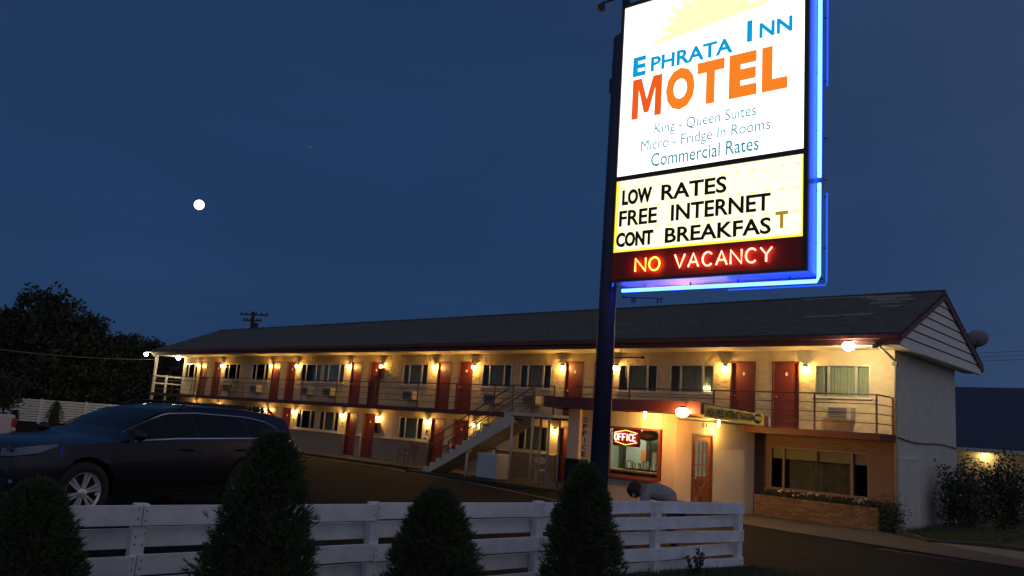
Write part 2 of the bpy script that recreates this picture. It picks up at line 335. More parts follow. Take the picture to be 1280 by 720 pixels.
for i in range(len(ln)-1):
    n_ = 6
    for k in range(n_):
        a = Vector(ln[i]).lerp(Vector(ln[i+1]), k/n_); c = Vector(ln[i]).lerp(Vector(ln[i+1]), (k+1)/n_); d = (c-a).normalized(); w = Vector((-d.y, d.x))*.05
        b.add([(p.x, p.y, G(p.y, p.x)+.002) for p in (a-w, c-w, c+w, a+w)], [(0, 1, 2, 3)])
struct(b.build('painted_line', 'line_paint'))
b = MB()
for x in (-36, -33.2, -30.4, -27.6, -24.8, -22.0): b.add([(x+.9*0-.05, -1.9, G(-1.9, -30)+.002), (x+.05, -1.9, G(-1.9, -30)+.002), (x-2.15, -6.6, G(-6.6, -30)+.003), (x-2.25, -6.6, G(-6.6, -30)+.003)], [(0, 1, 2, 3)])
struct(b.build('parking_stripes', 'line_paint'))

# ------------------------------------------------------------------ motel building
motel = thing('motel_building', (-21, 0, 0), 'long two-storey cream motel with red doors, balcony railing and low gabled roof', 'motel')
def wall_holes(x0, x1, z0, z1, holes, fn, thick=.18):
    xs = sorted({x0, x1, *[h[0] for h in holes], *[h[1] for h in holes]}); zs = sorted({z0, z1, *[h[2] for h in holes], *[h[3] for h in holes]})
    xs = [x for x in xs if x0 <= x <= x1]; zs = [z for z in zs if z0 <= z <= z1]
    def solid(i, j):
        if i < 0 or j < 0 or i >= len(xs)-1 or j >= len(zs)-1: return False
        cx = (xs[i]+xs[i+1])/2; cz = (zs[j]+zs[j+1])/2
        return not any(h[0] < cx < h[1] and h[2] < cz < h[3] for h in holes)
    b = MB()
    for i in range(len(xs)-1):
        for j in range(len(zs)-1):
            if not solid(i, j): continue
            a, c, e, g = xs[i], xs[i+1], zs[j], zs[j+1]
            for d in (0, thick): b.add([fn(a, e, d), fn(c, e, d), fn(c, g, d), fn(a, g, d)], [(0, 1, 2, 3)])
            for (di, dj, p, q) in ((-1, 0, (a, e), (a, g)), (1, 0, (c, e), (c, g)), (0, -1, (a, e), (c, e)), (0, 1, (a, g), (c, g))):
                if not solid(i+di, j+dj): b.add([fn(*p, 0), fn(*q, 0), fn(*q, thick), fn(*p, thick)], [(0, 1, 2, 3)])
    return b
def merge_mesh(o):
    bm = bmesh.new(); bm.from_mesh(o.data); bmesh.ops.remove_doubles(bm, verts=bm.verts, dist=1e-4); bmesh.ops.recalc_face_normals(bm, faces=bm.faces); bm.to_mesh(o.data); bm.free(); return o
FZ = lambda x, z, d: (x, d, z)
U_DOOR = [(-3.54, -2.69), (-4.92, -4.07), (-10.27, -9.42), (-11.62, -10.77), (-17.35, -16.5), (-18.66, -17.81), (-23.4, -22.55), (-24.85, -24.0), (-30.5, -29.65), (-31.97, -31.12), (-38.5, -37.55), (-40.15, -39.3)]
U_WIN = [(-2.22, -.65), (-7.12, -5.5), (-9.2, -7.61), (-13.87, -12.28), (-15.93, -14.32), (-20.94, -19.27), (-27.17, -25.38), (-29.14, -27.33), (-34.05, -32.3), (-37.1, -35.35), (-42.05, -40.5)]
G_DOOR = [(-9.9, -9.05), (-11.72, -10.87), (-17.4, -16.55), (-18.78, -17.93), (-23.48, -22.63), (-24.83, -23.98), (-30.5, -29.65), (-31.97, -31.12), (-38.5, -37.55), (-40.15, -39.3)]
G_WIN = [(-13.78, -12.3), (-16.3, -14.75), (-20.9, -19.31), (-27.08, -25.44), (-29.08, -27.45), (-34.05, -32.3), (-37.1, -35.35), (-42.05, -40.5)]
ZB, ZW0, ZW1 = 2.50, 3.50, 4.42
hol = [(a, c, ZB, ZB+2.03) for a, c in U_DOOR]+[(a, c, ZW0, ZW1) for a, c in U_WIN]
merge_mesh(wall_holes(-42.4, 0, 2.36, 4.86, hol, FZ).build('upper_wall', 'stucco', motel))
hol = [(a, c, .1, 2.13) for a, c in G_DOOR]+[(a, c, 1.16, 2.09) for a, c in G_WIN]
merge_mesh(wall_holes(-42.4, -4.05, -.1, 2.36, hol, FZ).build('lower_wall', 'plain_wall', motel))
merge_mesh(wall_holes(-4.05, 0, -.1, 2.36, [(-3.56, -.70, .76, 1.98)], FZ).build('brick_wall', 'brick_tan', motel))
b = MB(); b.box(-.18, 0, .181, 5.8, -.1, 4.86); b.build('end_wall', 'stucco_cool', motel)
b = MB(); b.box(-42.4, -42.22, .181, 5.8, -.1, 4.86); b.build('end_wall', 'stucco', motel)
b = MB(); b.box(-42.4, 0, 5.801, 5.95, -.1, 4.86); b.build('back_wall', 'stucco_cool', motel)
b = MB(); b.box(-42.2, -.2, 3.2, 3.3, .0, 4.8); b.build('inner_partition', 'dark_room', motel)
b = MB(); b.box(.0, .035, .28, 1.83, -.05, 1.88); dd = b.build('side_door', 'stucco_cool', motel, bevel=.005)
b = MB(); b.box(0, .05, .22, .28, -.05, 1.94); b.box(0, .05, 1.83, 1.89, -.05, 1.94); b.box(0, .05, .28, 1.83, 1.88, 1.94); b.build('door_frame', 'siding', dd)
b = MB(); b.tube([(.04, .02+.2*i, 2.47-.032*.2*i-.05*math.sin(i*.21)+random.uniform(-.006, .006)) for i in range(30)], .018, 6); b.build('wall_cable', 'dark_metal', motel, smooth=True)
b = MB(); b.tube([(.03, -.06, .3), (.03, -.06, 4.50), (.02, -.25, 4.58), (-.06, -1.28, 4.86)], .042, 10); dp = b.build('downpipe', 'soffit', motel, smooth=True)
b = MB(); b.box(-.03, .09, -.12, 0, 4.40, 4.50); b.build('bracket', 'dark_metal', dp)
# wainscot of painted brick, with a sloped cap
def spans(x0, x1, gaps):
    r = []; x = x0
    for a, c in sorted(gaps):
        if c < x0 or a > x1: continue
        if a > x: r.append((x, a))
        x = c
    if x < x1: r.append((x, x1))
    return r
for a, c in spans(-42.4, -8.6, [(p-.07, q+.07) for p, q in G_DOOR]):
    b = MB(); b.box(a, c, -.09, -.002, .0, 1.06); w_ = b.build('wainscot', 'brick_painted', motel)
    b = MB(); b.box(a-.01, c+.01, -.12, -.003, 1.061, 1.105); b.build('cap', 'soffit', w_, bevel=.008)
# doors
def door(x0, x1, z0, z1, lit_plate=True):
    b = MB(); b.box(x0+.045, x1-.045, .06, .10, z0, z1-.05); d = b.build('door', 'red_door', motel)
    b = MB(); b.box(x0, x0+.045, -.012, .12, z0, z1); b.box(x1-.045, x1, -.012, .12, z0, z1); b.box(x0+.045, x1-.045, -.012, .12, z1-.05, z1); b.build('door_frame', 'red_trim', d, bevel=.004)
    b = MB(); b.lathe([(.008, 0), (.008, .02), (.03, .03), (.034, .05), (.02, .07)], (0, 0, 0), 10, 'y'); k = b.build('handle', 'brass', d, smooth=True, local=True); k.location = (x0+.13+21, .06, z0+.95); k.scale = (1, -1, 1)
    b = MB(); b.box((x0+x1)/2-.03, (x0+x1)/2+.035, .048, .06, z0+1.60, z0+1.70); b.build('number_plate', 'plate', d)
    b = MB(); b.box(x0, x1, -.03, .12, z0-.02, z0+.015); b.build('threshold', 'alum', d)
for a, c in U_DOOR: door(a, c, ZB, ZB+2.03)
for a, c in G_DOOR: door(a, c, .1, 2.13)
# windows: frame > panes, mullions, curtains, sill
def curtain_mesh(x0, x1, z0, z1, y, pl=.09):
    b = MB(); n = max(6, int((x1-x0)/pl*4)); vs = []
    for i in range(n+1):
        x = x0+(x1-x0)*i/n; yy = y+.018*math.sin((x-x0)/pl*2*math.pi)+.006*math.sin(x*31); vs += [(x, yy, z0), (x, yy, z1)]
    b.add(vs, [(2*i, 2*i+2, 2*i+3, 2*i+1) for i in range(n)]); return b
def window(x0, x1, z0, z1, sides=.24, cols=('curtain_dark', 'curtain', 'curtain_dark'), lit=None):
    f = .035; b = MB(); b.box(x0, x0+f, -.008, .07, z0, z1); b.box(x1-f, x1, -.008, .07, z0, z1); b.box(x0+f, x1-f, -.008, .07, z1-f, z1); b.box(x0+f, x1-f, -.008, .07, z0, z0+f)
    w = b.build('window', 'alum', motel, bevel=.003); L = x1-x0; m1 = x0+L*sides; m2 = x1-L*sides
    for m in (m1, m2): b = MB(); b.box(m-.035, m+.035, .0, .06, z0+f, z1-f); b.build('mullion', 'alum', w, bevel=.003)
    for a, c in ((x0+f, m1-.035), (m1+.035, m2-.035), (m2+.035, x1-f)): b = MB(); b.box(a, c, .03, .036, z0+f, z1-f); b.build('pane', 'pane_glass', w)
    for (a, c), m in zip(((x0+.02, m1), (m1, m2), (m2, x1-.02)), cols): curtain_mesh(a, c, z0, z1, .12 if m == 'curtain' else .15).build('curtain', m, w, smooth=True)
    b = MB(); b.box(x0-.05, x1+.05, -.05, .0-.003, z0-.045, z0-.003); b.build('sill', 'soffit', w, bevel=.004)
    return w
for i, (a, c) in enumerate(U_WIN): window(a, c, ZW0, ZW1, .25, ('curtain', 'curtain', 'curtain') if i == 0 else (('curtain_dark', 'curtain', 'curtain') if i == 1 else ('curtain_dark', 'curtain', 'curtain_dark')))
for a, c in G_WIN: window(a, c, 1.16, 2.09, .25)
# big lounge window
b = MB(); z0, z1 = .76, 1.98
for x in (-3.56, -.74): b.box(x, x+.04, -.01, .07, z0, z1)
b.box(-3.52, -.74, -.01, .07, z1-.04, z1); b.box(-3.52, -.74, -.01, .07, z0, z0+.04); lw = b.build('lounge_window', 'frame_brown', motel, bevel=.003)
for x in (-3.15, -1.17): b = MB(); b.box(x-.035, x+.035, .0, .06, z0+.04, z1-.04); b.build('mullion', 'frame_brown', lw, bevel=.003)
b = MB(); b.box(-2.16, -2.13, .01, .05, z0+.04, z1-.04); b.build('mullion', 'dark_metal', lw)
for a, c in ((-3.52, -3.185), (-3.115, -2.16), (-2.13, -1.205), (-1.135, -.74)): b = MB(); b.box(a, c, .028, .034, z0+.04, z1-.04); b.build('pane', 'pane_glass', lw)
for a, c in ((-3.12, -2.15), (-2.14, -1.2), (-3.52, -3.18), (-1.14, -.74)): b = MB(); b.box(a, c, .10, .105, 1.64, z1); b.build('roller_blind', 'blind', lw)
curtain_mesh(-3.1, -1.2, .7, 1.64, .32, .14).build('curtain', 'curtain_dark', lw, smooth=True)
b = MB(); b.box(-4.0, -.2, 1.6, 1.7, .0, 2.3); b.build('room_back', 'dark_room', lw)
b = MB(); b.box(-3.98, -.2, .19, 1.6, -.06, .02); b.build('room_floor', 'dark_room', lw)
# window air conditioners
def air_con(x0, z0=2.85, w=.66, h=.36):
    b = MB(); b.box(x0, x0+w, -.34, .0, z0, z0+h); a = b.build('air_conditioner', 'ac_case', motel, bevel=.01)
    b = MB(); b.box(x0+.04, x0+w-.12, -.352, -.342, z0+.04, z0+h-.03); b.build('grille_recess', 'ac_grille', a)
    b = MB()
    for k in range(6): b.box(x0+.045, x0+w-.125, -.362, -.353, z0+.06+k*.045, z0+.075+k*.045)
    b.build('grille', 'galv', a)
for x in (-1.72, -6.6, -8.7, -13.35, -15.45, -20.45, -26.55, -28.5, -33.45, -36.5): air_con(x)
t = thing('pane_reflection_glow', (-5.78, .085, 3.56), 'added yellow glow imitating a lamp reflection in the window beside the banner', 'lamp')  # lamp-shaped glow, added to imitate a lamp reflection in the right pane
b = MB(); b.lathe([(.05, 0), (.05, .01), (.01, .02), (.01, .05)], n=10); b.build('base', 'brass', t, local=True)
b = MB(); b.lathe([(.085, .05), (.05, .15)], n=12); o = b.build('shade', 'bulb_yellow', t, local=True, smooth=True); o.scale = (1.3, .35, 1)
bulb(t, (0, -.01, .12), .8, (1, .6, .12), .02)  # added light that spreads the imitated reflection
# balcony
b = MB(); b.box(-43.6, 0, -1.30, -.002, 2.38, 2.50); bal = b.build('balcony_floor', 'concrete', motel)
b = MB(); b.box(-43.6, .0, -1.345, -1.301, 2.34, 2.515); b.box(.0, .04, -1.345, -.07, 2.34, 2.515); b.build('edge_board', 'red_trim', bal)
b = MB(); b.box(-43.6, -.01, -1.298, -.003, 2.365, 2.379); b.build('underside', 'soffit', bal)
b = MB(); b.box(-43.6, -42.41, 0, 2.6, 2.38, 2.50); b.build('end_floor', 'concrete', bal)
posts = [-.05, -1.69, -4.76, -7.81, -10.04, -11.9, -13.9, -16.0, -18.3, -21.17, -24.04, -26.84, -29.64, -32.4, -35.2, -37.89, -40.7, -43.4]
b = MB(); b.box(-.02, .02, -.02, .02, 0, 1.02); pm = b.build('rail_post', 'rail_paint', motel); pme = pm.data; bpy.data.objects.remove(pm)
rail = MB(); rail.tube([(-.05, -1.32, 3.52), (-.05, -.02, 3.52)], .022, 6); railing = rail.build('railing', 'rail_paint', motel)
for x in posts: piece(pme, 'rail_post', (x, -1.32, 2.5), railing)
piece(pme, 'rail_post', (-.05, -.06, 2.5), railing)
for a, c in ((-43.4, -11.9), (-10.04, -.05)):
    for k, z in enumerate((3.52, 3.27, 3.02, 2.77)):
        b = MB(); b.tube([(a, -1.32, z), (c, -1.32, z)], .022 if k == 0 else .013, 6); b.build('rail', 'rail_paint', railing)
for z in (3.27, 3.02, 2.77): b = MB(); b.tube([(-.05, -1.32, z), (-.05, -.02, z)], .013, 6); b.build('rail', 'rail_paint', railing)
# white end railing and posts at the far end
b = MB(); b.box(-43.50, -43.36, -1.36, -1.22, -.05, 2.34); b.box(-43.50, -43.36, -1.36, -1.22, 2.50, 4.84); ep = b.build('end_post', 'white_paint', motel)
wr = MB(); wr.bar((-43.45, -1.3, 3.55), (-43.45, .9, 3.55), .06, .09); wrail = wr.build('white_railing', 'white_paint', motel)
for a, c in (((-43.45, -1.3, 3.10), (-43.45, .9, 3.10)), ((-43.45, .9, 3.6), (-43.0, 2.4, 2.95)), ((-43.45, .9, 3.15), (-43.0, 2.4, 2.5))):
    b = MB(); b.bar(a, c, .05, .08); b.build('rail', 'white_paint', wrail)
for y in (-.5, .9): b = MB(); b.box(-43.51, -43.40, y-.05, y+.05, 2.5, 3.62); b.build('rail_post', 'white_paint', wrail)
for x, y in ((-43.45, -.45), (-43.45, .4), (-43.45, 1.3), (-42.75, 1.3)): b = MB(); b.box(x-.06, x+.06, y-.06, y+.06, -.05, 2.379); b.build('support_post', 'white_paint', motel)
# roof
RX0, RX1 = -43.9, .57; EZ, RZ, EY, RY = 5.14, 6.95, -1.42, 2.9
b = MB(); th = .09
b.prism([(EY, EZ), (RY, RZ), (RY, RZ-th), (EY, EZ-th)], lambda u, v, d: (d, u, v), RX0, RX1); roof = b.build('roof', 'shingle', motel)
b = MB(); b.prism([(2*RY-EY, EZ), (RY+.001, RZ), (RY+.001, RZ-th), (2*RY-EY, EZ-th)], lambda u, v, d: (d, u, v), RX0, RX1); b.build('back_slope', 'shingle', roof)
b = MB(); b.bar((RX0, RY, RZ+.01), (RX1, RY, RZ+.01), .22, .04); b.build('ridge_cap', 'shingle', roof)
sl = (RZ-EZ)/(RY-EY)
# shingle courses along the front slope: stepped strips, as one part
b = MB(); n = 30
for i in range(n):
    y0 = EY-.02+(RY-EY)*i/n; y1 = EY+(RY-EY)*(i+1)/n; x = RX0
    z = lambda y: EZ+(y-EY)*sl
    xs_ = [RX0]
    while xs_[-1] < RX1-1.2: xs_.append(xs_[-1]+random.uniform(.6, 1.2))
    xs_.append(RX1)
    for a, c in zip(xs_, xs_[1:]):
        h = .012+random.random()*.012; b.add([(a+.006, y0, z(y0)+h+.008), (c-.006, y0, z(y0)+h+.008), (c-.006, y1, z(y1)+.006), (a+.006, y1, z(y1)+.006), (a+.006, y0, z(y0)-.0), (c-.006, y0, z(y0))], [(0, 1, 2, 3), (4, 5, 1, 0)])
stuff(b.build('shingle_courses', 'shingle', roof))
for (x0, y0, w) in ((-.9, 2.35, 1.3), (-.6, 2.0, 1.0), (-1.1, 2.5, 1.5), (-.8, 1.7, .9), (-2.2, .35, 1.1), (-2.6, 2.6, 2.2), (-1.2, .4, .9), (-.5, 1.2, .6), (-1.0, 2.15, .7)):
    b = MB(); z = EZ+(y0-EY)*sl; b.add([(x0-w/2, y0, z+.045), (x0+w/2, y0, z+.045), (x0+w/2+.1, y0+.08, z+.045+.08*sl), (x0-w/2, y0+.08, z+.045+.08*sl), (x0-w/2, y0, z), (x0+w/2, y0, z)], [(0, 1, 2, 3), (4, 5, 1, 0)]); b.build('worn_shingle', 'shingle_pale', roof)
b = MB(); b.box(RX0, RX1, -1.40, -1.345, 4.82, 5.05); b.build('fascia', 'red_trim', motel)
b = MB(); b.box(RX0, RX1, -1.50, -1.402, 4.98, 5.09); b.build('gutter', 'red_trim', motel, bevel=.01)
b = MB(); b.box(RX0, -.001, -1.344, -.003, 4.845, 4.862); b.box(.001, RX1-.06, -1.344, 7.14, 4.845, 4.862); b.build('soffit', 'soffit', motel)
b = MB(); b.box(RX0, -42.41, 0, 7.1, 4.845, 4.862); b.build('soffit', 'soffit', motel)
# gable end with lap siding
b = MB(); b.prism([(-1.34, 4.82), (7.14, 4.82), (2.9, 4.82+4.24*sl+.12)], lambda u, v, d: (d, u, v), .44, .47); gab = b.build('gable', 'gap_dark', motel)  # dark backing colour stands in for the shadow under each lap
b = MB(); b.prism([(-1.34, 4.82), (7.14, 4.82), (2.9, 4.82+4.24*sl+.12)], lambda u, v, d: (d, u, v), RX0+.05, RX0+.1); b.build('far_gable', 'gap_dark', motel)
nb = 7; hb = (6.72-4.82)/nb
for i in range(nb):
    za = 4.82+i*hb+.02; zc = 4.82+(i+1)*hb-.012
    def yl(z): return -1.34+(z-4.82-.02)/sl*1.0+0.0
    a0 = max(-1.34, yl(za-.1)); a1 = min(2.88, max(-1.34, yl(zc-.1)))
    b = MB(); b.add([(.515, a0, za), (.515, 5.8-a0, za), (.49, 5.8-a1, zc), (.49, a1, zc), (.475, a0, za), (.475, 5.8-a0, za), (.475, 5.8-a1, zc), (.475, a1, zc)], [(0, 1, 2, 3), (0, 4, 5, 1), (1, 5, 6, 2), (0, 3, 7, 4), (2, 6, 7, 3)]); b.build('siding_board', 'siding', gab)
for s_ in (1, -1):
    ya, yb = (-1.43, 2.9) if s_ == 1 else (7.23, 2.9)
    b = MB(); b.bar((.545, ya, 4.97), (.545, yb, 6.80), .05, .20); b.build('rake_board', 'red_trim', gab)
b = MB(); b.box(.42, .53, -1.36, 7.16, 4.80, 4.842); b.build('bottom_trim', 'siding', gab)
# stairs
st = MB(); X0, XT, ZT, NS = -16.25, -11.9, 2.50, 13; run = (XT-X0)/NS; rise = (ZT-.11)/NS
poly = [(X0, .11)]
for i in range(NS): poly += [(X0+i*run, .11+(i+1)*rise), (X0+(i+1)*run, .11+(i+1)*rise)]
poly += [(XT+.02, ZT-.34), (XT-.1, ZT-.40), (X0+.42, .11)]
def quadstrip(b, y0, y1):
    for i in range(NS):
        xa, xb = X0+i*run, X0+(i+1)*run; zt = .11+(i+1)*rise; lo = lambda x: max(.11, .11+(x-X0-.42)/(XT-X0-.42)*(ZT-.45-.11))
        b.add([(xa, y0, lo(xa)), (xb, y0, lo(xb)), (xb, y0, zt), (xa, y0, zt), (xa, y1, lo(xa)), (xb, y1, lo(xb)), (xb, y1, zt), (xa, y1, zt)], [(0, 1, 2, 3), (7, 6, 5, 4), (3, 2, 6, 7), (0, 4, 5, 1), (0, 3, 7, 4), (1, 5, 6, 2)])
    return b
stairs = quadstrip(MB(), -2.50, -2.45).build('staircase', 'soffit', motel)
quadstrip(MB(), -1.46, -1.41).build('stringer', 'soffit', stairs)
sb = MB(); sb.box(-.02, run, -2.448, -1.462, -.045, 0); sm = sb.build('step', 'concrete', stairs, local=True); sme = sm.data; bpy.data.objects.remove(sm)
for i in range(NS): piece(sme, 'step', (X0+i*run+21, 0, .11+(i+1)*rise-.002), stairs)
b = MB(); b.add([(X0+.42, -2.449, .12), (X0+.42, -1.461, .12), (XT, -1.461, ZT-.42), (XT, -2.449, ZT-.42)], [(0, 1, 2, 3)]); b.build('underside', 'soffit', stairs)
for y in (-2.46, -1.44):
    for k, h in enumerate((.95, .62, .32)):
        b = MB(); b.tube([(X0+.1, y, .11+rise+h), (XT, y, ZT+h)]+([(-10.04, y, ZT+h)] if y < -2 else []), .024 if k == 0 else .014, 6); b.build('rail', 'rail_paint', stairs)
    for f_ in (0.02, .5, 1):
        x = X0+.1+f_*(XT-X0-.1); z = .11+rise+(ZT-.11-rise)*f_; b = MB(); b.box(x-.018, x+.018, y-.018, y+.018, z-.1, z+.95); b.build('rail_post', 'rail_paint', stairs)
b = MB(); b.box(-10.06, -10.02, -2.48, -2.44, 2.5, 3.45); b.build('rail_post', 'rail_paint', stairs)
b = MB(); b.box(-11.95, -9.98, -2.52, -1.346, 2.40, 2.50); b.build('landing', 'soffit', stairs, bevel=.01)
for x, y in ((-11.86, -2.45), (-10.92, -2.45), (-12.1, -1.5), (-10.2, -2.45)):
    if x == -12.1: x = -11.4; y = -1.46
    b = MB(); b.tube([(x, y, .10), (x, y, 2.40)], .045, 10); b.build('support_post', 'soffit', stairs, smooth=True)
b = MB(); b.tube([(-10.55, -1.46, .10), (-10.55, -1.46, 2.40)], .045, 10); b.build('support_post', 'soffit', stairs, smooth=True)
for x, y in ((-14.05, -2.38), (-13.6, -1.6)):
    b = MB(); b.tube([(x, y, .1), (x, y, .98)], .05, 10); sp = b.build('short_post', 'soffit', stairs, smooth=True)
    b = MB(); b.box(x-.13, x+.13, y-.07, y+.07, .981, 1.12); b.build('cap', 'soffit', sp)
# office block under its canopy
A = Vector((-4.09, -4.52, 0)); Bv = Vector((-3.68, -.82, 0)); dw = (Bv-A).normalized(); nw = Vector((dw.y, -dw.x, 0)); LW = (Bv-A).length
SW = lambda u, z, d: tuple(A+dw*u-nw*d+Vector((0, 0, z)))
office = merge_mesh(wall_holes(0, LW, -.1, 2.52, [(.72, 1.66, .06, 2.2)], SW, .12).build('office_block', 'plain_wall', motel))
office.name = 'office_side_wall'
b = MB(); b.box(-7.6, -7.48, -4.4, -1.36, -.1, 2.52); b.build('office_end_wall', 'plain_wall', motel)
# front of vertical siding panels
fw = MB(); fw.box(-7.6, -6.30, -4.42, -4.38, 0, 2.66); fw.box(-4.56, -4.12, -4.42, -4.38, 0, 2.66); fw.box(-6.30, -4.56, -4.42, -4.38, 0, .86); fw.box(-6.30, -4.56, -4.42, -4.38, 2.24, 2.66); front = fw.build('office_front_wall', 'gap_dark', motel)
x = -7.6
while x < -4.1:
    x1_ = min(x+.385, -4.085); parts_ = [(0.0, 2.66)] if (x1_ <= -6.29 or x >= -4.57) else [(0.0, .87), (2.23, 2.66)]
    for za, zc in parts_:
        if x < -6.30 < x1_: parts = [(x, -6.30, 0, 2.66)]
        b = MB(); b.box(x+.006, x1_-.006, -4.50, -4.421, za, zc); b.build('siding_panel', 'plain_wall', front, bevel=.004)
    x = x1_
b = MB(); b.box(-7.66, -7.24, -4.62, -4.501, 0, 2.66); b.build('corner_column', 'plain_wall', motel)
for i, ch in enumerate('OFFICE'): text('letter', ch, (-7.19 if ch != 'I' else -7.135)+21, (-7.04 if ch != 'I' else -7.10)+21, 2.30-i*.195, 2.44-i*.195, -4.506, 'black_ink', motel, bold=.02)
# office window
b = MB(); x0, x1, z0, z1 = -6.30, -4.56, .86, 2.24
b.box(x0, x0+.06, -4.54, -4.40, z0, z1); b.box(x1-.06, x1, -4.54, -4.40, z0, z1); b.box(x0+.06, x1-.06, -4.54, -4.40, z1-.06, z1); b.box(x0+.06, x1-.06, -4.54, -4.40, z0, z0+.06); ow = b.build('office_window', 'red_door', motel, bevel=.004)
b = MB(); b.box(x0+.06, x1-.06, -4.47, -4.464, z0+.06, z1-.06); b.build('pane', 'pane_glass', ow)
b = MB(); b.box(x0-.03, x1+.03, -4.60, -4.541, z0-.03, z0+.02); b.build('sill', 'red_door', ow, bevel=.004)
# canopy over the office
b = MB(); CT = lambda y: -.042*(y+5.2)
def slab(b, x0, x1, y0, y1, za, zc):
    b.add([(x0, y0, za+CT(y0)), (x1, y0, za+CT(y0)), (x1, y1, za+CT(y1)), (x0, y1, za+CT(y1)), (x0, y0, zc+CT(y0)), (x1, y0, zc+CT(y0)), (x1, y1, zc+CT(y1)), (x0, y1, zc+CT(y1))], [(0, 3, 2, 1), (4, 5, 6, 7), (0, 1, 5, 4), (1, 2, 6, 5), (2, 3, 7, 6), (3, 0, 4, 7)])
slab(b, -8.1, -3.05, -5.15, -1.36, 2.72, 2.93); can = b.build('canopy', 'soffit', motel)
b = MB(); slab(b, -8.15, -3.0, -5.2, -5.151, 2.67, 2.975); slab(b, -3.049, -3.0, -5.15, -1.36, 2.67, 2.975); slab(b, -8.15, -8.101, -5.15, -1.36, 2.67, 2.975); b.build('fascia', 'red_trim', can)
b = MB(); b.box(-3.02, -2.97, -1.40, -1.34, 2.53, 2.80); b.build('corner_strip', 'white_paint', can)
# office door with nine lites and a cross-buck
def SWb(b, u0, u1, z0, z1, d0, d1): b.prism([(u0, z0), (u1, z0), (u1, z1), (u0, z1)], lambda u, v, d: SW(u, v, d), d0, d1); return b
od = MB(); u0, u1 = .78, 1.60
for a in ((u0, u0+.14, .07, 2.14), (u1-.14, u1, .07, 2.14), (u0+.14, u1-.14, 1.98, 2.14), (u0+.14, u1-.14, .95, 1.06), (u0+.14, u1-.14, .07, .2)): SWb(od, *a, .03, .07)
SWb(od, u0+.14, u1-.14, .2, .95, .045, .06); od = od.build('office_door', 'wood_brown', motel)
b = MB(); SWb(b, .72, .78, .05, 2.2, -.02, .08); SWb(b, 1.60, 1.66, .05, 2.2, -.02, .08); SWb(b, .78, 1.60, 2.14, 2.2, -.02, .08); b.build('door_frame', 'red_trim', od)
gw = (u1-u0-.28)/3; gh = (1.98-1.06)/3
for i in range(3):
    for j in range(3): b = MB(); SWb(b, u0+.14+i*gw+.012, u0+.14+(i+1)*gw-.012, 1.06+j*gh+.012, 1.06+(j+1)*gh-.012, .05, .055); b.build('pane', 'pane_glass', od)
b = MB()
for i in (1, 2): SWb(b, u0+.14+i*gw-.012, u0+.14+i*gw+.012, 1.06, 1.98, .035, .065)
for j in (1, 2): SWb(b, u0+.14, u1-.14, 1.06+j*gh-.012, 1.06+j*gh+.012, .034, .066)
b.build('glazing_bar', 'wood_brown', od)
for s_ in (0, 1):
    p0 = Vector(SW(u0+.14, .2, .035)); p1 = Vector(SW(u1-.14, .95, .035)); q0 = Vector(SW(u0+.14, .95, .035)); q1 = Vector(SW(u1-.14, .2, .035))
    b = MB(); b.bar(*((p0, p1) if s_ else (q0, q1)), .02 if s_ else .024, .07); b.build('cross_brace', 'wood_brown', od)
b = MB(); b.lathe([(.01, 0), (.01, .03), (.032, .04), (.03, .07)], (0, 0, 0), 10, 'x'); k = b.build('handle', 'brass', od, smooth=True, local=True); k.location = Vector(SW(u0+.07, 1.0, .03))-Vector((-21, 0, 0)); 
b = MB(); SWb(b, u0+.3, u1-.3, .86, .90, .028, .044); b.build('letter_slot', 'brass', od)
ro = math.atan2(dw.y, dw.x)
for i, ch in enumerate('842'):
    t_ = text('house_number', ch, 0, .085, 0, .15, 0, 'black_ink', motel, bold=.02); t_.location = Vector(SW(1.14+i*.15, 2.36, -.006))-motel.location; t_.rotation_euler = (0, 0, ro)
# office room
room = MB(); room.box(-7.4, -4.2, -1.7, -1.6, 0, 2.66); room = room.build('office_back_wall', 'room_green', motel)
b = MB(); b.box(-7.48, -3.9, -4.37, -1.71, -.05, .06); b.build('office_floor', 'wood_dark', motel)
b = MB(); b.box(-7.47, -4.0, -4.37, -1.71, 2.56, 2.62); b.build('office_ceiling', 'soffit', motel)
b = MB(); b.box(-7.47, -7.40, -4.37, -1.71, .07, 2.55); b.build('office_inner_wall', 'room_green', motel)
b = MB(); b.box(-7.35, -6.95, -1.76, -1.701, .07, 2.1); b.build('inner_door', 'paper', room)
b = MB(); b.box(-7.0, -5.2, -3.0, -2.95, 0, .0+2.56); 
# lit things the office holds
t = thing('service_counter', (-5.9, -3.25, .06), 'orange-brown office counter seen through the lit office window', 'counter')
b = MB(); b.box(-1.2, 1.15, -.25, .25, .9, .96); b.build('counter_top', 'counter', t, local=True, bevel=.01)
b = MB(); b.box(-1.15, 1.1, -.2, .22, 0, .9); b.build('counter_base', 'wood_red', t, local=True)
t = thing('wall_mirror', (-6.95, -2.6, .95), 'dark-framed panel standing behind the office counter', 'mirror')
b = MB(); b.box(-.10, .0, -.04, .04, 0, 1.15); b.box(.72, .84, -.04, .04, 0, 1.15); b.box(0, .72, -.04, .04, 0, .10); b.box(0, .72, -.04, .04, 1.05, 1.15); b.build('frame', 'wood_dark', t, local=True)
b = MB(); b.box(0, .72, -.01, .01, .10, 1.05); b.build('panel', 'room_green', t, local=True)
b = MB(); b.box(-.09, .09, -.005, .005, -.16, .16); o = b.build('orange_notice', 'orange_paper', None); o.location = (-5.80, -3.42, 1.46); tag(o, 'orange paper notice hanging behind the office window', 'notice')
b = MB(); b.box(-.07, .07, -.005, .005, -.17, .17); o = b.build('white_notice', 'paper', None); o.location = (-5.32, -3.6, 1.42); tag(o, 'white paper notice right of the orange one in the office', 'notice')
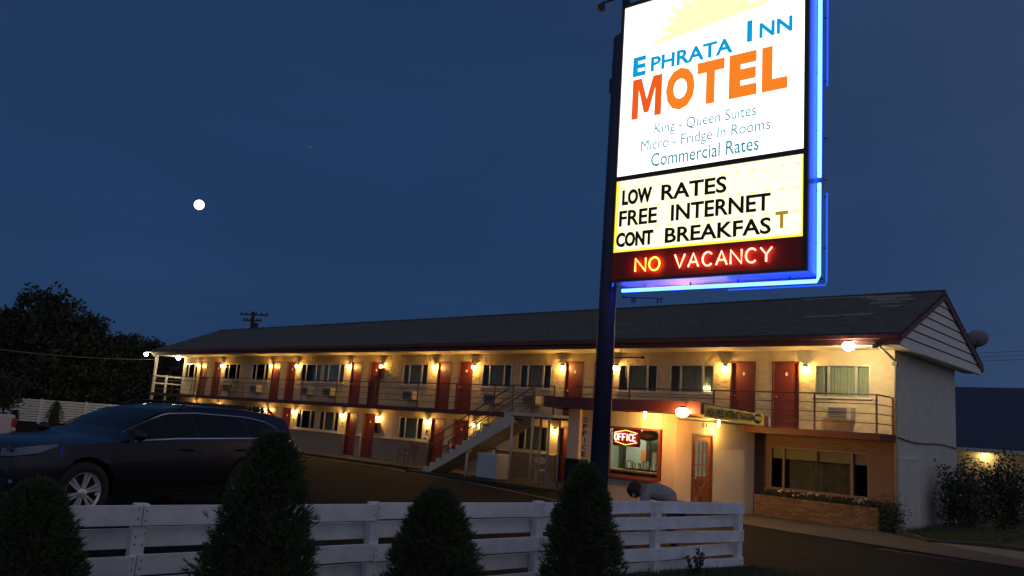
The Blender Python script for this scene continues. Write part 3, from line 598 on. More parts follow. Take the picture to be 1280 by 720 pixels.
t = thing('hanging_basket', (-5.25, -4.05, 2.2), 'dark round hanging basket inside the top right of the office window', 'basket')
b = MB(); b.lathe([(.02, .0), (.22, -.03), (.30, -.14), (.26, -.25), (.08, -.30)], n=14); b.build('bowl', 'wood_red', t, local=True, smooth=True)
b = MB(); [b.tube([(.2*math.cos(a), .2*math.sin(a), -.05), (0, 0, .36)], .006, 4) for a in (0, 2.1, 4.2)]; b.build('cord', 'dark_metal', t, local=True)
for i, (x, w, h, m) in enumerate(((-6.35, .22, .26, 'brochure_b'), (-6.08, .2, .2, 'brochure_a'), (-5.8, .26, .28, 'brochure_a'), (-5.5, .22, .22, 'brochure_b'))):
    t = thing('brochure_rack', (x, -3.35, 1.03), ('brown brochure rack at the left end of the office counter', 'small green brochure rack second from the left on the office counter', 'tall green brochure rack near the middle of the office counter', 'brown brochure rack right of the tall green rack on the office counter')[i], 'rack', 'brochure racks on the office counter')
    b = MB(); b.box(-w/2, w/2, -.03, .09, 0, .05); b.box(-w/2, w/2, .07, .09, .05, h); b.build('holder', 'dark_metal', t, local=True)
    for k in range(3): b = MB(); b.box(-w/2+.01+k*w/3, -w/2-.005+(k+1)*w/3, .02+.01*k, .03+.01*k, .05, h-.03*((k+i) % 2)); b.build('brochure', (m, 'paper', m)[k], t, local=True)
t = thing('table_lamp', (-4.98, -3.5, .96), 'black-shaded item on the right end of the office counter', 'lamp')
b = MB(); b.lathe([(.07, 0), (.07, .02), (.015, .03), (.015, .25)], n=12); b.build('stem', 'dark_metal', t, local=True, smooth=True)
b = MB(); b.lathe([(.11, .22), (.07, .42)], n=14); b.build('shade', 'car_black', t, local=True, smooth=True)
t = thing('ceiling_light', (-5.9, -3.6, 2.55), 'round ceiling light inside the motel office', 'light')
b = MB(); b.lathe([(.16, 0), (.15, -.05), (.05, -.08)], n=14); b.build('diffuser', 'bulb_white', t, local=True, smooth=True)
bulb(t, (0, 0, -.18), 60, (.95, 1, .78), .1)
t = thing('office_neon_sign', (-5.75, -4.40, 1.95), 'red neon OFFICE sign with amber hexagon inside the office window', 'sign')
b = MB(); b.box(-.44, .46, .0, .03, -.24, .23); b.build('back_panel', 'red_back', t, local=True)
neon_text('OFFICE', -.37, .40, -.085, .10, -.025, .014, 'neon_pink', t)
b = MB(); b.tube([(-.38, -.02, .10), (-.36, -.02, .13), (0, -.02, .20), (.38, -.02, .13)], .010, 6); b.tube([(-.36, -.02, -.12), (0, -.02, -.20), (.38, -.02, -.12)], .010, 6); b.build('neon_border', 'neon_amber', t, local=True, smooth=True)
bulb(t, (0, -.12, 0), 1.2, (1, .12, .05), .12)
# banner on the canopy's side
bn = thing('banner', (-2.985, -3.3, 2.70), 'yellow high speed internet banner hanging on the red canopy edge', 'banner')
b = MB(); nn = 24; y0, y1 = -5.05, -1.70; vs = []
for i in range(nn+1):
    y = y0+(y1-y0)*i/nn; zb = 2.60-.020*(y+5.05)+.0; zt = 2.93-.022*(y+5.05); w_ = .012+.012*math.sin(i*1.7); vs += [(-2.985+w_, y, zb+.008*math.sin(i*.9)), (-2.985+w_*.4, y, zt-.012*math.sin(math.pi*((i/4) % 1)))]
b.add(vs, [(2*i, 2*i+2, 2*i+3, 2*i+1) for i in range(nn)]); b.build('fabric', 'banner_yellow', bn)
def side_text(s, ya, yb, za, zc, name='lettering', m='black_ink', off=.034):
    t_ = text(name, s, 0, yb-ya, 0, zc-za, 0, m, bn, bold=.045); t_.location = (off-.015+.01, ya+3.3, za-2.70); t_.rotation_euler = (0, -0.0, R(90)); return t_
side_text('HIGH SPEED INTERNET IN-ROOM', -4.95, -2.40, 2.64, 2.845)
b = MB(); b.lathe([(.01, .0), (.155, .001), (.155, .006), (.01, .007)], (0, 0, 0), 22, 'x'); o = b.build('oval', 'black_ink', bn, local=True); o.location = (.022, -2.10+3.3, 2.72-2.70); o.scale = (1, 1.75, .86)
side_text('FREE', -2.30, -1.90, 2.665, 2.775, m='banner_yellow', off=.050)
# planter: real bricks, earth, flowers
pt = thing('brick_planter', (-1.95, -.8, 0), 'long low brick planter with white flowers under the lounge window', 'planter')
PX0, PX1, PY0, PY1, PH = -3.66, -.18, -.80, -.10, .50
b = MB(); b.box(PX0+.01, PX1-.01, PY0+.012, PY1, -.08, PH); b.build('core', 'mortar', pt)
bm_ = []
for m in ('brick_a', 'brick_b', 'brick_c'):
    b = MB(); b.box(0, .192, 0, .10, 0, .058); o = b.build('brick', m, None); bm_.append(o.data); bpy.data.objects.remove(o)
for r_ in range(9):
    z = -.07+r_*.066; x = PX0-(.1 if r_ % 2 else 0)
    while x < PX1-.02:
        xa = max(x, PX0); xb = min(x+.192, PX1)
        if xb-xa > .03: piece(random.choice(bm_), 'brick', (xa+1.95, PY0+.8-random.uniform(0, .006), z), pt, scale=((xb-xa)/.192, 1, 1))
        x += .203
    for k in range(3): piece(random.choice(bm_), 'brick', (PX1+1.95+random.uniform(0, .005), PY0+.8+.10+k*.2+(.08 if r_ % 2 else 0), z), pt, rot=(0, 0, R(90)))
x = PX0
while x < PX1-.05:      # rowlock capping
    piece(random.choice(bm_), 'brick', (x+1.95, PY0+.8-.02, PH+.028+random.uniform(-.003, .003)), pt, scale=(1, 1.1, .95)); x += .203
b = MB(); b.box(PX0+.02, PX1-.1, PY0+.1, PY1, PH, PH+.03); b.build('soil', 'ground', pt)
pts = np.stack([rng.uniform(-3.6, -.25, 5200), rng.uniform(-.66, -.14, 5200), PH+.02+rng.random(5200)**1.4*.22], 1)
pts = pts[np.sin(pts[:, 0]*9)+np.sin(pts[:, 0]*4+1)+.9 > rng.uniform(-1.4, 1.2, len(pts))]
lv = leaves('planter_foliage', pts, .055, 'leaf_bush'); stuff(lv); tag(lv, 'dark leafy bedding plants filling the brick planter', 'plants')
for i, (x, y, z) in enumerate([(random.choice([-2.9, -2.4, -1.95, -.95, -.7])+random.gauss(0, .16), random.uniform(-.7, -.4), PH+.16+random.random()*.12) for _ in range(34)]):
    b = MB()
    for k in range(5):
        a = k*1.257+i; b.add([(0, 0, 0), (.030*math.cos(a-.4), .030*math.sin(a-.4), .008), (.045*math.cos(a), .045*math.sin(a), .004), (.030*math.cos(a+.4), .030*math.sin(a+.4), .008)], [(0, 1, 2, 3)])
    if i == 0: o = b.build('flower', 'petal', None); fme = o.data
    else: o = bpy.data.objects.new('flower', fme); COL.objects.link(o)
    o.location = (x, y, z); o.rotation_euler = (R(50)+random.uniform(-.5, .5), random.uniform(-.5, .5), i); tag(o, 'small white flower among the leaves in the brick planter', 'flower', 'white flowers in the brick planter')
pts = np.array([(-.05, -.45, .35)])+rng.normal(size=(2600, 3))*np.array([.16, .2, .2]); pts = pts[pts[:, 2] > 0]
o = leaves('low_bush', pts, .06, 'leaf_bush'); tag(o, 'dark low bush at the right end of the brick planter', 'bush')
# satellite dish
t = thing('satellite_dish', (.45, 6.6, 5.35), 'dark grey satellite dish mounted behind the gable end', 'satellite dish')
b = MB(); b.tube([(0, -.1, -.25), (0, .05, .2), (.05, .1, .42)], .03, 8); b.build('mast', 'dark_metal', t, local=True, smooth=True)
b = MB(); prof = [(.02, -.09), (.15, -.075), (.28, -.03), (.38, .03), (.38, .045), (.28, -.012), (.15, -.058), (.02, -.072)]; b.lathe(prof, n=24, axis='y'); o = b.build('reflector', 'dish', t, local=True, smooth=True); o.location = (.1, .0, .60); o.rotation_euler = (R(28), 0, R(40)); o.scale = (1.0, 1, .82)
b = MB(); b.tube([(0, -.02, .3), (.25, -.4, .5)], .014, 6); b.build('feed_arm', 'dark_metal', t, local=True)

# ------------------------------------------------------------------ wall lanterns
def lantern(x, z, label, grp, e, shade=True):
    t = thing('wall_lantern', (x, 0, z), label, 'lantern', grp)
    b = MB(); b.lathe([(.055, 0), (.055, -.02), (.03, -.03)], (0, 0, .05), 12, 'y'); b.build('mount_plate', 'dark_metal', t, local=True)
    b = MB(); b.tube([(0, -.02, .05), (0, -.07, .09), (0, -.115, .075)], .011, 6); b.build('arm', 'dark_metal', t, local=True)
    b = MB(); b.lathe([(.012, .10), (.045, .075), (.062, .045), (.060, .035)], (0, -.115, 0), 14); b.build('cap', 'dark_metal', t, local=True, smooth=True)
    b = MB(); b.lathe([(.045, .033), (.066, .0), (.066, -.06), (.042, -.10), (.008, -.115)], (0, -.115, 0), 12); b.build('glass_jar', 'bulb_warm', t, local=True, smooth=True)
    bulb(t, (0, -.145, -.02), e, (1, .53, .11), .035)
    return t
UL = [-2.49, -5.1, -9.3, -11.73, -16.39, -18.79, -22.45, -24.97, -29.46, -31.95, -37.35, -40.25]
GL = [-11.92, -16.12, -19.0, -22.35, -25.1, -29.27, -32.0, -37.4, -40.1]
ordn = ['first', 'second', 'third', 'fourth', 'fifth', 'sixth', 'seventh', 'eighth', 'ninth', 'tenth', 'eleventh', 'last']
where = ['between the rightmost red door and the bright window', 'left of the red door above the banner', 'just right of the sign pole', 'left of the red door beside the sign pole', 'above the staircase, left of the double windows', 'right of the window left of the stairs', 'with a red box under it', 'right of a pair of windows', 'left of a pair of windows', 'near the single window', 'at the last doors before the far end', 'by the window at the far end']
for i, x in enumerate(UL): lantern(x, 4.33, f'amber upper-floor lantern {where[i]}, {ordn[i]} from right', 'lanterns along the upper floor', 40)
whereg = ['behind the thin landing posts', 'behind the stair steps', 'above the small white notices', 'above the red box by the wall', 'right of the paired ground windows', 'left of the paired ground windows', 'just above the roof rack', 'above the black car roof', 'nearest the far end']
for i, x in enumerate(GL): lantern(x, 1.98, f'amber ground-floor lantern {whereg[i]}, {ordn[i]} from right', 'lanterns along the ground floor', 34)
# flood lamp on the right end
def flood(name, loc, label, rz, e, mt='bulb_white', colr=(1, .80, .40), r=.13, cat='flood light', lo=(0, 0, -.30)):
    t = thing(name, loc, label, cat, None, rz)
    b = MB(); b.lathe([(.03, .13), (.05, .12), (r*.6, .09), (r*.62, .08)], n=16); b.build('hood', 'dark_metal', t, local=True, smooth=True)
    b = MB(); b.lathe([(r*.55, .075), (r*.85, .04), (r, -.02), (r*.9, -.08), (r*.6, -.13), (.02, -.155)], n=16); b.build('lens', mt, t, local=True, smooth=True)
    bulb(t, lo, e, colr, .10)
    return t
t = flood('flood_light', (-.66, -1.62, 4.80), 'bright white flood lamp on a curved arm under the right roof corner', 0, 125, r=.16, lo=(0, .24, -.22))
b = MB(); b.tube([(.0, 0, .12), (.25, .03, .10), (.62, .16, .06), (.62, .22, .02)], .013, 6); b.tube([(.05, 0, .0), (.18, 0, -.12), (.36, .05, -.12), (.6, .18, .02)], .008, 6); b.build('arm', 'white_paint', t, local=True)
b = MB(); b.box(.55, .68, .17, .26, -.06, .10); b.build('mounting_box', 'dark_metal', t, local=True)
t = flood('flood_light', (-44.6, -1.5, 4.90), 'white flood lamp sticking out beyond the left end of the motel roof', 0, 110)
b = MB(); b.tube([(0, 0, .1), (.5, .1, .1), (1.15, .16, -.2)], .03, 6); b.build('arm', 'white_paint', t, local=True)
t = flood('flood_light', (-42.75, -.25, 4.78), 'smaller white lamp under the eave beside the far end post', 0, 45)
t = flood('porch_light', (-3.42, -5.36, 2.72), 'large orange globe lamp at the corner of the office canopy', 0, 170, 'bulb_sodium', (1, .36, .05), .17, 'porch light')
b = MB(); b.tube([(0, 0, .1), (0, .17, .12)], .018, 6); b.build('arm', 'dark_metal', t, local=True)
b = MB(); b.box(.02, .30, -.02, .16, .27, .29); b.build('top_flashing', 'dark_metal', t, local=True)
t = flood('soffit_light', (-4.85, -4.86, 2.66), 'small yellow bulb under the office canopy above the office window', 0, 34, 'bulb_yellow', (1, .62, .14), .035, 'ceiling bulb')
t = flood('soffit_light', (-3.70, -2.95, 2.56), 'small yellow bulb under the canopy above the office door', 0, 32, 'bulb_yellow', (1, .62, .14), .035, 'ceiling bulb')
# dark bracket arm beside the sign pole on the balcony
t = thing('bracket_arm', (-7.9, -1.36, 4.52), 'black horizontal bracket with finial hanging under the eave beside the sign pole', 'bracket')
b = MB(); b.tube([(-.75, 0, 0), (.5, 0, 0)], .022, 8); b.lathe([(.0, .50), (.05, .54), (.03, .6), (.005, .68)], (0, 0, 0), 8, 'x'); b.build('rod', 'dark_metal', t, local=True)
b = MB(); b.tube([(-.3, 0, 0), (-.3, 0, .33)], .012, 6); b.build('hanger', 'dark_metal', t, local=True)
# red boxes below two lanterns
for x, z, lb in ((-22.42, 3.78, 'red fire extinguisher box under an upper-floor lantern'), (-22.33, 1.28, 'red fire extinguisher box under a ground-floor lantern')):
    t = thing('extinguisher_box', (x, 0, z), lb, 'extinguisher box', 'red extinguisher boxes')
    b = MB(); b.box(-.13, .13, -.16, -.002, 0, .46); b.build('case', 'red_trim', t, local=True, bevel=.01)
    b = MB(); b.box(-.09, .09, -.166, -.161, .06, .40); b.build('window', 'car_black', t, local=True)
for x, z, w, h, lb in ((-19.0, 1.58, .22, .26, 'upper small white notice with dark figure left of a ground-floor door'), (-19.08, 1.24, .34, .2, 'lower small white notice left of a ground-floor door'), (-25.1, 1.60, .2, .26, 'small pale notice under the lantern right of the paired ground windows'), (-29.3, 1.55, .2, .24, 'small pale notice under the lantern left of the paired ground windows')):
    o = MB(); o.box(x-w/2, x+w/2, -.02, -.002, z-h/2, z+h/2); o = o.build('notice', 'plate', None); tag(o, lb, 'notice')
    b = MB(); b.box(x-w*.3, x-w*.05, -.024, -.021, z-h*.35, z+h*.3); b.box(x+w*.05, x+w*.3, -.024, -.021, z-h*.35, z+h*.15); b.build('print', 'black_ink', o, local=True)

# ------------------------------------------------------------------ furniture and appliances
t = thing('mini_fridge', (-13.05, -1.95, .11), 'white mini fridge with bluish door under the stair landing', 'fridge')
b = MB(); b.box(-.55, .40, -.34, .30, .02, .90); b.build('cabinet', 'plastic_white', t, local=True, bevel=.02)
b = MB(); b.box(-.54, .39, -.385, -.345, .05, .88); d_ = b.build('door', 'fridge_white', t, local=True, bevel=.012)
b = MB(); b.box(-.50, -.47, -.42, -.386, .60, .80); b.build('handle', 'galv', d_, local=True)
def rocker(name, loc, rz, m, label, rock=True, grp=None, arms=True, hb=1.05, cat='chair'):
    t = thing(name, loc, label, cat, grp, rz); w = .27
    b = MB(); b.box(-w, w, -.25, .25, .40, .44); b.build('seat', m, t, local=True, bevel=.008)
    for sx in (-1, 1):
        for sy, top in ((-.23, .62 if arms else .4), (.24, hb)):
            b = MB(); b.tube([(sx*w, sy, .04), (sx*w, sy+(.0 if sy < 0 else .02), .42), (sx*w, sy+(.0 if sy < 0 else .16), top)], .018, 6); b.build('leg', m, t, local=True)
        if arms: b = MB(); b.bar((sx*w, -.27, .64), (sx*w, .30, .64), .05, .025); b.build('armrest', m, t, local=True)
        if rock: b = MB(); b.tube([(sx*w, -.42+.1*k, .03+.0035*(k-4)**2) for k in range(9)], .018, 6); b.build('rocker', m, t, local=True)
    for k in range(6): b = MB(); x = -w+.05+k*(2*w-.1)/5; b.bar((x, .25, .46), (x, .38, hb-.08), .03, .012, (0, 1, 0)); b.build('back_slat', m, t, local=True)
    b = MB(); b.bar((-w, .39, hb-.03), (w, .39, hb-.03), .03, .09); b.build('top_rail', m, t, local=True)
    return t
rocker('rocking_chair', (-14.35, -.75, .11), R(60), 'wood_dark', 'dark wooden rocking chair under the staircase', grp='chairs along the motel')
rocker('wooden_chair', (-19.35, -.75, .10), R(-70), 'wood_red', 'dark red wooden chair on the ground-floor walkway left of the stairs', rock=False, grp='chairs along the motel', hb=.95)
rocker('balcony_chair', (-38.95, -.6, 2.50), R(20), 'wood_red', 'wooden chair on the balcony nearest the far left end', rock=False, grp='chairs along the motel')
rocker('balcony_chair', (-35.7, -.6, 2.50), R(-30), 'wood_red', 'wooden chair on the balcony beside the single window near the far end', rock=False, grp='chairs along the motel')
t = thing('folding_chair', (-11.65, -1.0, .10), 'white folding chair behind the thin landing posts', 'chair', 'chairs along the motel', R(55))
for sx in (-.22, .22):
    b = MB(); b.tube([(sx, -.28, .02), (sx, .22, .88)], .013, 6); b.build('leg', 'plastic_white', t, local=True)
    b = MB(); b.tube([(sx*.9, .28, .02), (sx*.9, -.12, .48)], .013, 6); b.build('leg', 'plastic_white', t, local=True)
b = MB(); b.box(-.2, .2, -.2, .2, .44, .46); b.build('seat', 'plastic_white', t, local=True, bevel=.006)
b = MB(); b.prism([(.2*math.cos(a*.5236)+0, .78+.13*math.sin(a*.5236)) for a in range(12)], lambda u, v, d: (u, d+(v-.5)*.35+.05, v), -.01, .01); b.build('backrest', 'plastic_white', t, local=True)
t = thing('newspaper_box', (-6.75, -5.3, G(-5.3)), 'dark newspaper box with pale window beside the sign pole', 'newspaper box')
b = MB(); b.box(-.25, .25, -.2, .2, .35, 1.15); b.build('case', 'car_paint_dark', t, local=True, bevel=.02)
b = MB(); b.box(-.18, .18, -.212, -.201, .78, 1.05); b.build('display_window', 'headlamp', t, local=True)
b = MB(); b.box(-.05, .05, -.05, .05, 0, .35); b.build('pedestal', 'dark_metal', t, local=True)

# ------------------------------------------------------------------ roadside sign
sx_, sy_ = .99719, .07497; S0 = Vector((1.4938, -15.3693, 0)); sd = Vector((sx_, sy_, 0)); nb_ = Vector((-sy_, sx_, 0))
base = S0-sd*.2+nb_*.3; zg = G(base.y)
sign = thing('motel_sign', (base.x, base.y, zg), 'tall lit roadside motel sign on a dark blue pole with blue neon edging', 'sign', None, R(4.3))
Z = lambda z: z-zg; X = lambda u: u+.2; FY = -.3
b = MB(); b.tube([(-.06, 0, -.3), (-.06, 0, Z(4.0)), (-.05, 0, Z(7.40)), (-.03, 0, Z(7.45))], [.118, .112, .10, .05], 24); b.build('pole', 'sign_pole', sign, smooth=True, local=True)
b = MB(); b.tube([(0, 0, Z(7.4)), (0, 0, Z(9.2))], .052, 12); b.build('upper_pole', 'sign_pole', sign, smooth=True, local=True)
b = MB(); b.tube([(-.02, 0, Z(7.40)), (-.10, 0, Z(7.38)), (-.155, 0, Z(7.25)), (-.165, 0, Z(7.0)), (-.15, 0, Z(6.8))], .012, 6); b.build('conduit', 'dark_metal', sign, smooth=True, local=True)
b = MB(); b.box(-.17, -.08, -.06, .06, Z(6.62), Z(6.82)); b.build('junction_box', 'dark_metal', sign, local=True, bevel=.008)
b = MB(); b.tube([(0, 0, Z(8.02)), (-.38, 0, Z(8.02))], .015, 6); b.lathe([(.02, 0), (.05, -.03), (.05, -.10)], (-.40, 0, Z(8.02)), 10); b.build('side_lamp', 'dark_metal', sign, local=True)
UX0, UX1, ZS0, ZS1, DB = -.06, 2.40, 3.93, 7.68, .30
b = MB(); b.box(X(UX0)+.01, X(UX1)-.01, FY+.03, DB, Z(ZS0)+.01, Z(ZS1)-.01); cab = b.build('cabinet', 'sign_side', sign, local=True, bevel=.01)
f_ = .05; b = MB()
for a in ((UX0, UX0+f_*.8, ZS0, ZS1), (UX1-f_, UX1, ZS0, ZS1), (UX0+f_*.8, UX1-f_, ZS1-f_, ZS1), (UX0+f_*.8, UX1-f_, 5.24, 5.30), (UX0+f_*.8, UX1-f_, ZS0, ZS0+.04)): b.box(X(a[0]), X(a[1]), FY-.02, FY+.03, Z(a[2]), Z(a[3]))
b.build('frame', 'sign_frame', cab, local=True, bevel=.004)
b = MB(); b.box(X(-.02), X(2.36), FY+.0, FY+.029, Z(5.30), Z(7.63)); face = b.build('main_face', 'face_white', cab, local=True)
b = MB(); b.box(X(-.02), X(2.36), FY+.0, FY+.029, Z(4.31), Z(5.24)); rowf = b.build('message_face', 'face_row', cab, local=True)
b = MB(); b.box(X(-.02), X(.02), FY-.003, FY-.001, Z(4.31), Z(5.24)); b.box(X(2.33), X(2.36), FY-.003, FY-.001, Z(4.31), Z(5.24)); b.box(X(.02), X(2.33), FY-.003, FY-.001, Z(4.31), Z(4.34)); b.build('face_border', 'face_edge', cab, local=True)
b = MB(); b.box(X(-.02), X(2.36), FY-.012, FY+.029, Z(3.97), Z(4.31)); b.build('vacancy_panel', 'red_back', cab, local=True)
b = MB()                                                     # letter tracks
for z in (4.33, 4.60, 4.87, 5.14): 
    for k in range(14): b.box(X(.04+k*.17), X(.10+k*.17), FY-.004, FY-.001, Z(z-.008), Z(z+.004))
stuff(b.build('letter_track', 'face_edge', cab, local=True))
yT = FY-.004
b = MB()                                                     # fine border line
for a in ((.03, .036, 5.37, 7.56), (2.30, 2.306, 5.37, 7.56), (.03, 2.306, 5.365, 5.371), (.03, 2.306, 7.56, 7.566), (-.02, .03, 6.91, 6.914), (2.306, 2.36, 6.18, 6.184)): b.box(X(a[0]), X(a[1]), yT, yT+.002, Z(a[2]), Z(a[3]))
b.build('border_line', 'ink_line', face, local=True)
b = MB(); pts_ = [(.44, 7.02), (1.90, 7.17)]; rays_ = []     # sun with spikes
cxs, czs = 1.17, 7.05
for k in range(0, 27):
    a = R(178-k*6.77); r1 = ((.74, .50)[k % 2])*(1 if k % 4 else .94) if k not in (0, 26) else .76; rays_.append((cxs+r1*math.cos(a), czs+r1*math.sin(a)*.82))
poly = [(p[0], p[1]+.105*(p[0]-.44)) for p in rays_]+[(1.90, 7.17), (.44, 7.02)]
o_ = len(poly); b.add([(X(p[0]), yT, Z(p[1]-.02)) for p in [(cxs, czs+.10)]+poly], [(0, i, i+1) for i in range(1, o_)]+[(0, o_, 1)]); b.build('sun_emblem', 'ink_sun', face, local=True)
def stx(s, u0, u1, z0, z1, m, bold=.0, name='lettering', par=None, y=None): return text(name, s, X(u0), X(u1), Z(z0), Z(z1), yT if y is None else y, m, par or face, bold)
def lt(t_, u0, u1, z0, z1, m, bold): letters(t_, X(u0), X(u1), Z(z0), Z(z1), yT, m, face, bold)
lt('E', .14, .33, 6.62, 6.89, 'ink_cyan', .045); lt('PHRATA', .40, 1.50, 6.64, 6.84, 'ink_cyan', .032)
b = MB(); b.box(X(1.67), X(1.735), yT, yT+.002, Z(6.72), Z(6.99)); b.build('letter', 'ink_cyan', face, local=True); lt('NN', 1.82, 2.21, 6.73, 6.92, 'ink_cyan', .032)
mm = [(0, 0), (0, 1), (.30, 1), (.5, .45), (.70, 1), (1, 1), (1, 0), (.78, 0), (.78, .72), (.58, .12), (.42, .12), (.22, .72), (.22, 0)]
b = MB(); b.prism([(X(.15+p[0]*.42), Z(6.04+p[1]*.54)) for p in mm], lambda u, v, d: (u, d, v), yT, yT+.002); b.build('letter', 'ink_orange_deep', face, local=True)
for ch, u0, u1 in (('O', .63, 1.02), ('T', 1.05, 1.40), ('E', 1.46, 1.80), ('L', 1.86, 2.16)): lt(ch, u0, u1, 6.05, 6.60, 'ink_orange', .06)
stx('King - Queen Suites', .49, 1.80, 5.75, 5.93, 'ink_teal', .0); stx('Micro - Fridge In Rooms', .31, 1.97, 5.55, 5.73, 'ink_teal', .0); stx('Commercial Rates', .46, 1.84, 5.37, 5.54, 'ink_teal', .008)
def row(words, z0, z1, m='letter_brown'):
    for s, u0, u1 in words: letters(s, X(u0), X(u1), Z(z0), Z(z1), yT-.012, m, rowf, bold=.042 if s in ('LOW', 'CONT') else .02, depth=.006)
row([('LOW', .08, .50), ('RATES', .63, 1.47)], 4.91, 5.11); row([('FREE', .05, .58), ('INTERNET', .77, 1.99)], 4.64, 4.84); row([('CONT', .02, .54), ('BREAKFAS', .70, 2.0)], 4.37, 4.56)
letters('T', X(2.05), X(2.19), Z(4.42), Z(4.61), yT-.012, 'letter_lit', rowf, bold=.03, depth=.006)
# neon
def nstroke(s, u0, u1, z0, z1, m): neon_text(s, X(u0), X(u1), Z(z0), Z(z1), FY-.05, .0105, m, cab)
nstroke('NO', .33, .66, 4.04, 4.20, 'neon_orange'); nstroke('VACANCY', .86, 2.03, 4.05, 4.21, 'neon_red')
neon = MB(); md = .0
neon.tube([(X(UX1)+.022, md, Z(7.62)), (X(UX1)+.022, md, Z(5.05))], .024, 8); neon.tube([(X(UX1)+.022, md, Z(4.98)), (X(UX1)+.022, md, Z(3.93)), (X(UX1)+.0, md, Z(3.87)), (X(UX0)+.04, md-.05, Z(3.87))], .022, 8)
neon.build('neon_tube', 'neon_blue', cab, local=True, smooth=True)
b = MB(); b.tube([(X(UX0)-.01, FY+.10, Z(3.9)), (X(UX0)-.01, FY+.10, Z(7.6))], .010, 8); b.build('neon_tube', 'neon_blue_dim', cab, local=True, smooth=True)
b = MB(); b.tube([(X(UX1)+.012, DB, Z(7.6)), (X(UX1)+.012, DB, Z(6.25))], .010, 6); b.tube([(X(UX1)+.012, DB, Z(4.95)), (X(UX1)+.012, DB, Z(3.93)), (X(UX1), DB, Z(3.88)), (X(1.25), DB, Z(3.88))], .010, 6); b.build('neon_tube', 'neon_blue_dim', cab, local=True, smooth=True)
b = MB(); b.tube([(X(.5), md+.03, Z(3.895)), (X(1.35), md+.03, Z(3.895))], .008, 6); b.build('neon_tube', 'underside_pink_glow', cab, local=True, smooth=True)  # added glowing tube, imitates pinkish light reflected on the cabinet underside
b = MB()
for z in (7.1, 6.3, 5.6, 5.1, 4.9, 4.3): b.tube([(X(UX1)-.01, md, Z(z)), (X(UX1)+.022, md, Z(z))], .007, 5); b.tube([(X(UX1)-.01, DB-.04, Z(z)), (X(UX1)+.012, DB, Z(z))], .007, 5)
for u in (.3, .9, 1.5, 2.1): b.tube([(X(u), md, Z(3.95)), (X(u), md, Z(3.87))], .007, 5)
b.build('tube_bracket', 'dark_metal', cab, local=True)
b = MB(); b.tube([(X(UX0)+.02, 0, Z(3.80)), (.72, .02, Z(3.76))], .012, 6); b.tube([(.30, .01, Z(3.78)), (.30, .01, Z(3.72))], .012, 5); b.tube([(.34, .01, Z(3.78)), (.33, .01, Z(3.71))], .010, 5); b.tube([(.66, .01, Z(3.76)), (.66, .01, Z(3.70))], .012, 5); b.tube([(.71, .01, Z(3.76)), (.70, .01, Z(3.70))], .010, 5); b.build('lower_rod', 'dark_metal', sign, local=True)

# ------------------------------------------------------------------ board fence at the front
fn = thing('board_fence', (1.5, -17, G(-17)), 'low white basket-weave board fence crossing the foreground', 'fence')
FA = Vector((1.95, -12.75, 0)); FBv = Vector((1.05, -21.2, 0)); fd = (FBv-FA).normalized(); fnn = Vector((-fd.y, fd.x, 0)); fnn = fnn if fnn.x > 0 else -fnn
pz = [(.06, 1.245), (1.86, 1.275), (3.88, 1.30), (5.95, 1.31), (8.0, 1.32), (10.1, 1.32), (12.2, 1.32), (14.3, 1.32)]
for i, (s_, zt) in enumerate(pz):
    p = FA+fd*s_; g = G(p.y); b = MB(); wv = .055
    b.prism([(-.05, -.045), (.05, -.045), (.05, .045), (-.05, .045)], lambda u, v, d: tuple(p+fd*u+fnn*v+Vector((0, 0, d))), g-.1, zt+.005); b.build('fence_post', 'fence_paint', fn, bevel=.004)
for i in range(len(pz)-1):
    sa, za = pz[i]; sb_, zb = pz[i+1]; sa -= .05 if i == 0 else 0
    for r_ in range(5):
        ra = ((r_+i) % 2 == 0); sg0 = 1 if (r_ % 2 == 0) == (i % 2 == 0) else -1
        side = [1, -1, 1, 1, 1, 1, 1, 1, 1]; s0_ = side[i]*(1 if r_ % 2 == 0 else -1); s1_ = side[i+1]*(1 if r_ % 2 == 0 else -1)
        n_ = 8; vs = []; tw = random.uniform(-.004, .004); dz0 = random.uniform(-.007, .007); dz1 = random.uniform(-.007, .007); gap = .004
        for k in range(n_+1):
            f2 = k/n_; e_ = (1-math.cos(math.pi*f2))/2; off = .058*(s0_*(1-e_)+s1_*e_); s_ = sa+gap+(sb_-sa-2*gap)*f2; p = FA+fd*s_+fnn*off; zt = za+(zb-za)*f2-r_*.181+dz0*(1-f2)+dz1*f2; hh = .148
            for (o1, o2) in ((-.011, 0), (.011, 0), (.011, -hh), (-.011, -hh)): vs.append(tuple(p+fnn*o1+Vector((0, 0, zt+o2))))
        fs = [(0, 1, 2, 3), (4*n_+3, 4*n_+2, 4*n_+1, 4*n_)]
        for k in range(n_):
            for q in range(4): fs.append((4*k+q, 4*k+4+q, 4*k+4+(q+1) % 4, 4*k+(q+1) % 4))
        b = MB(); b.add(vs, fs); b.build('board', 'fence_paint', fn, bevel=.003)
b = MB()
for i, (s_, zt) in enumerate(pz):
    for r_ in range(5):
        if r_ % 2 == 0 or i % 3 == 1:
            for dx_ in (-.028, .028):
                for dz_ in (-.035, -.105):
                    q_ = FA+fd*(s_+dx_+random.uniform(-.006, .006))+fnn*.0695+Vector((0, 0, zt-r_*.181+dz_+random.uniform(-.01, .01))); b.lathe([(.006, -.002), (.006, .003)], tuple(q_), 6, 'x')
stuff(b.build('nail_head', 'wood_dark', fn))
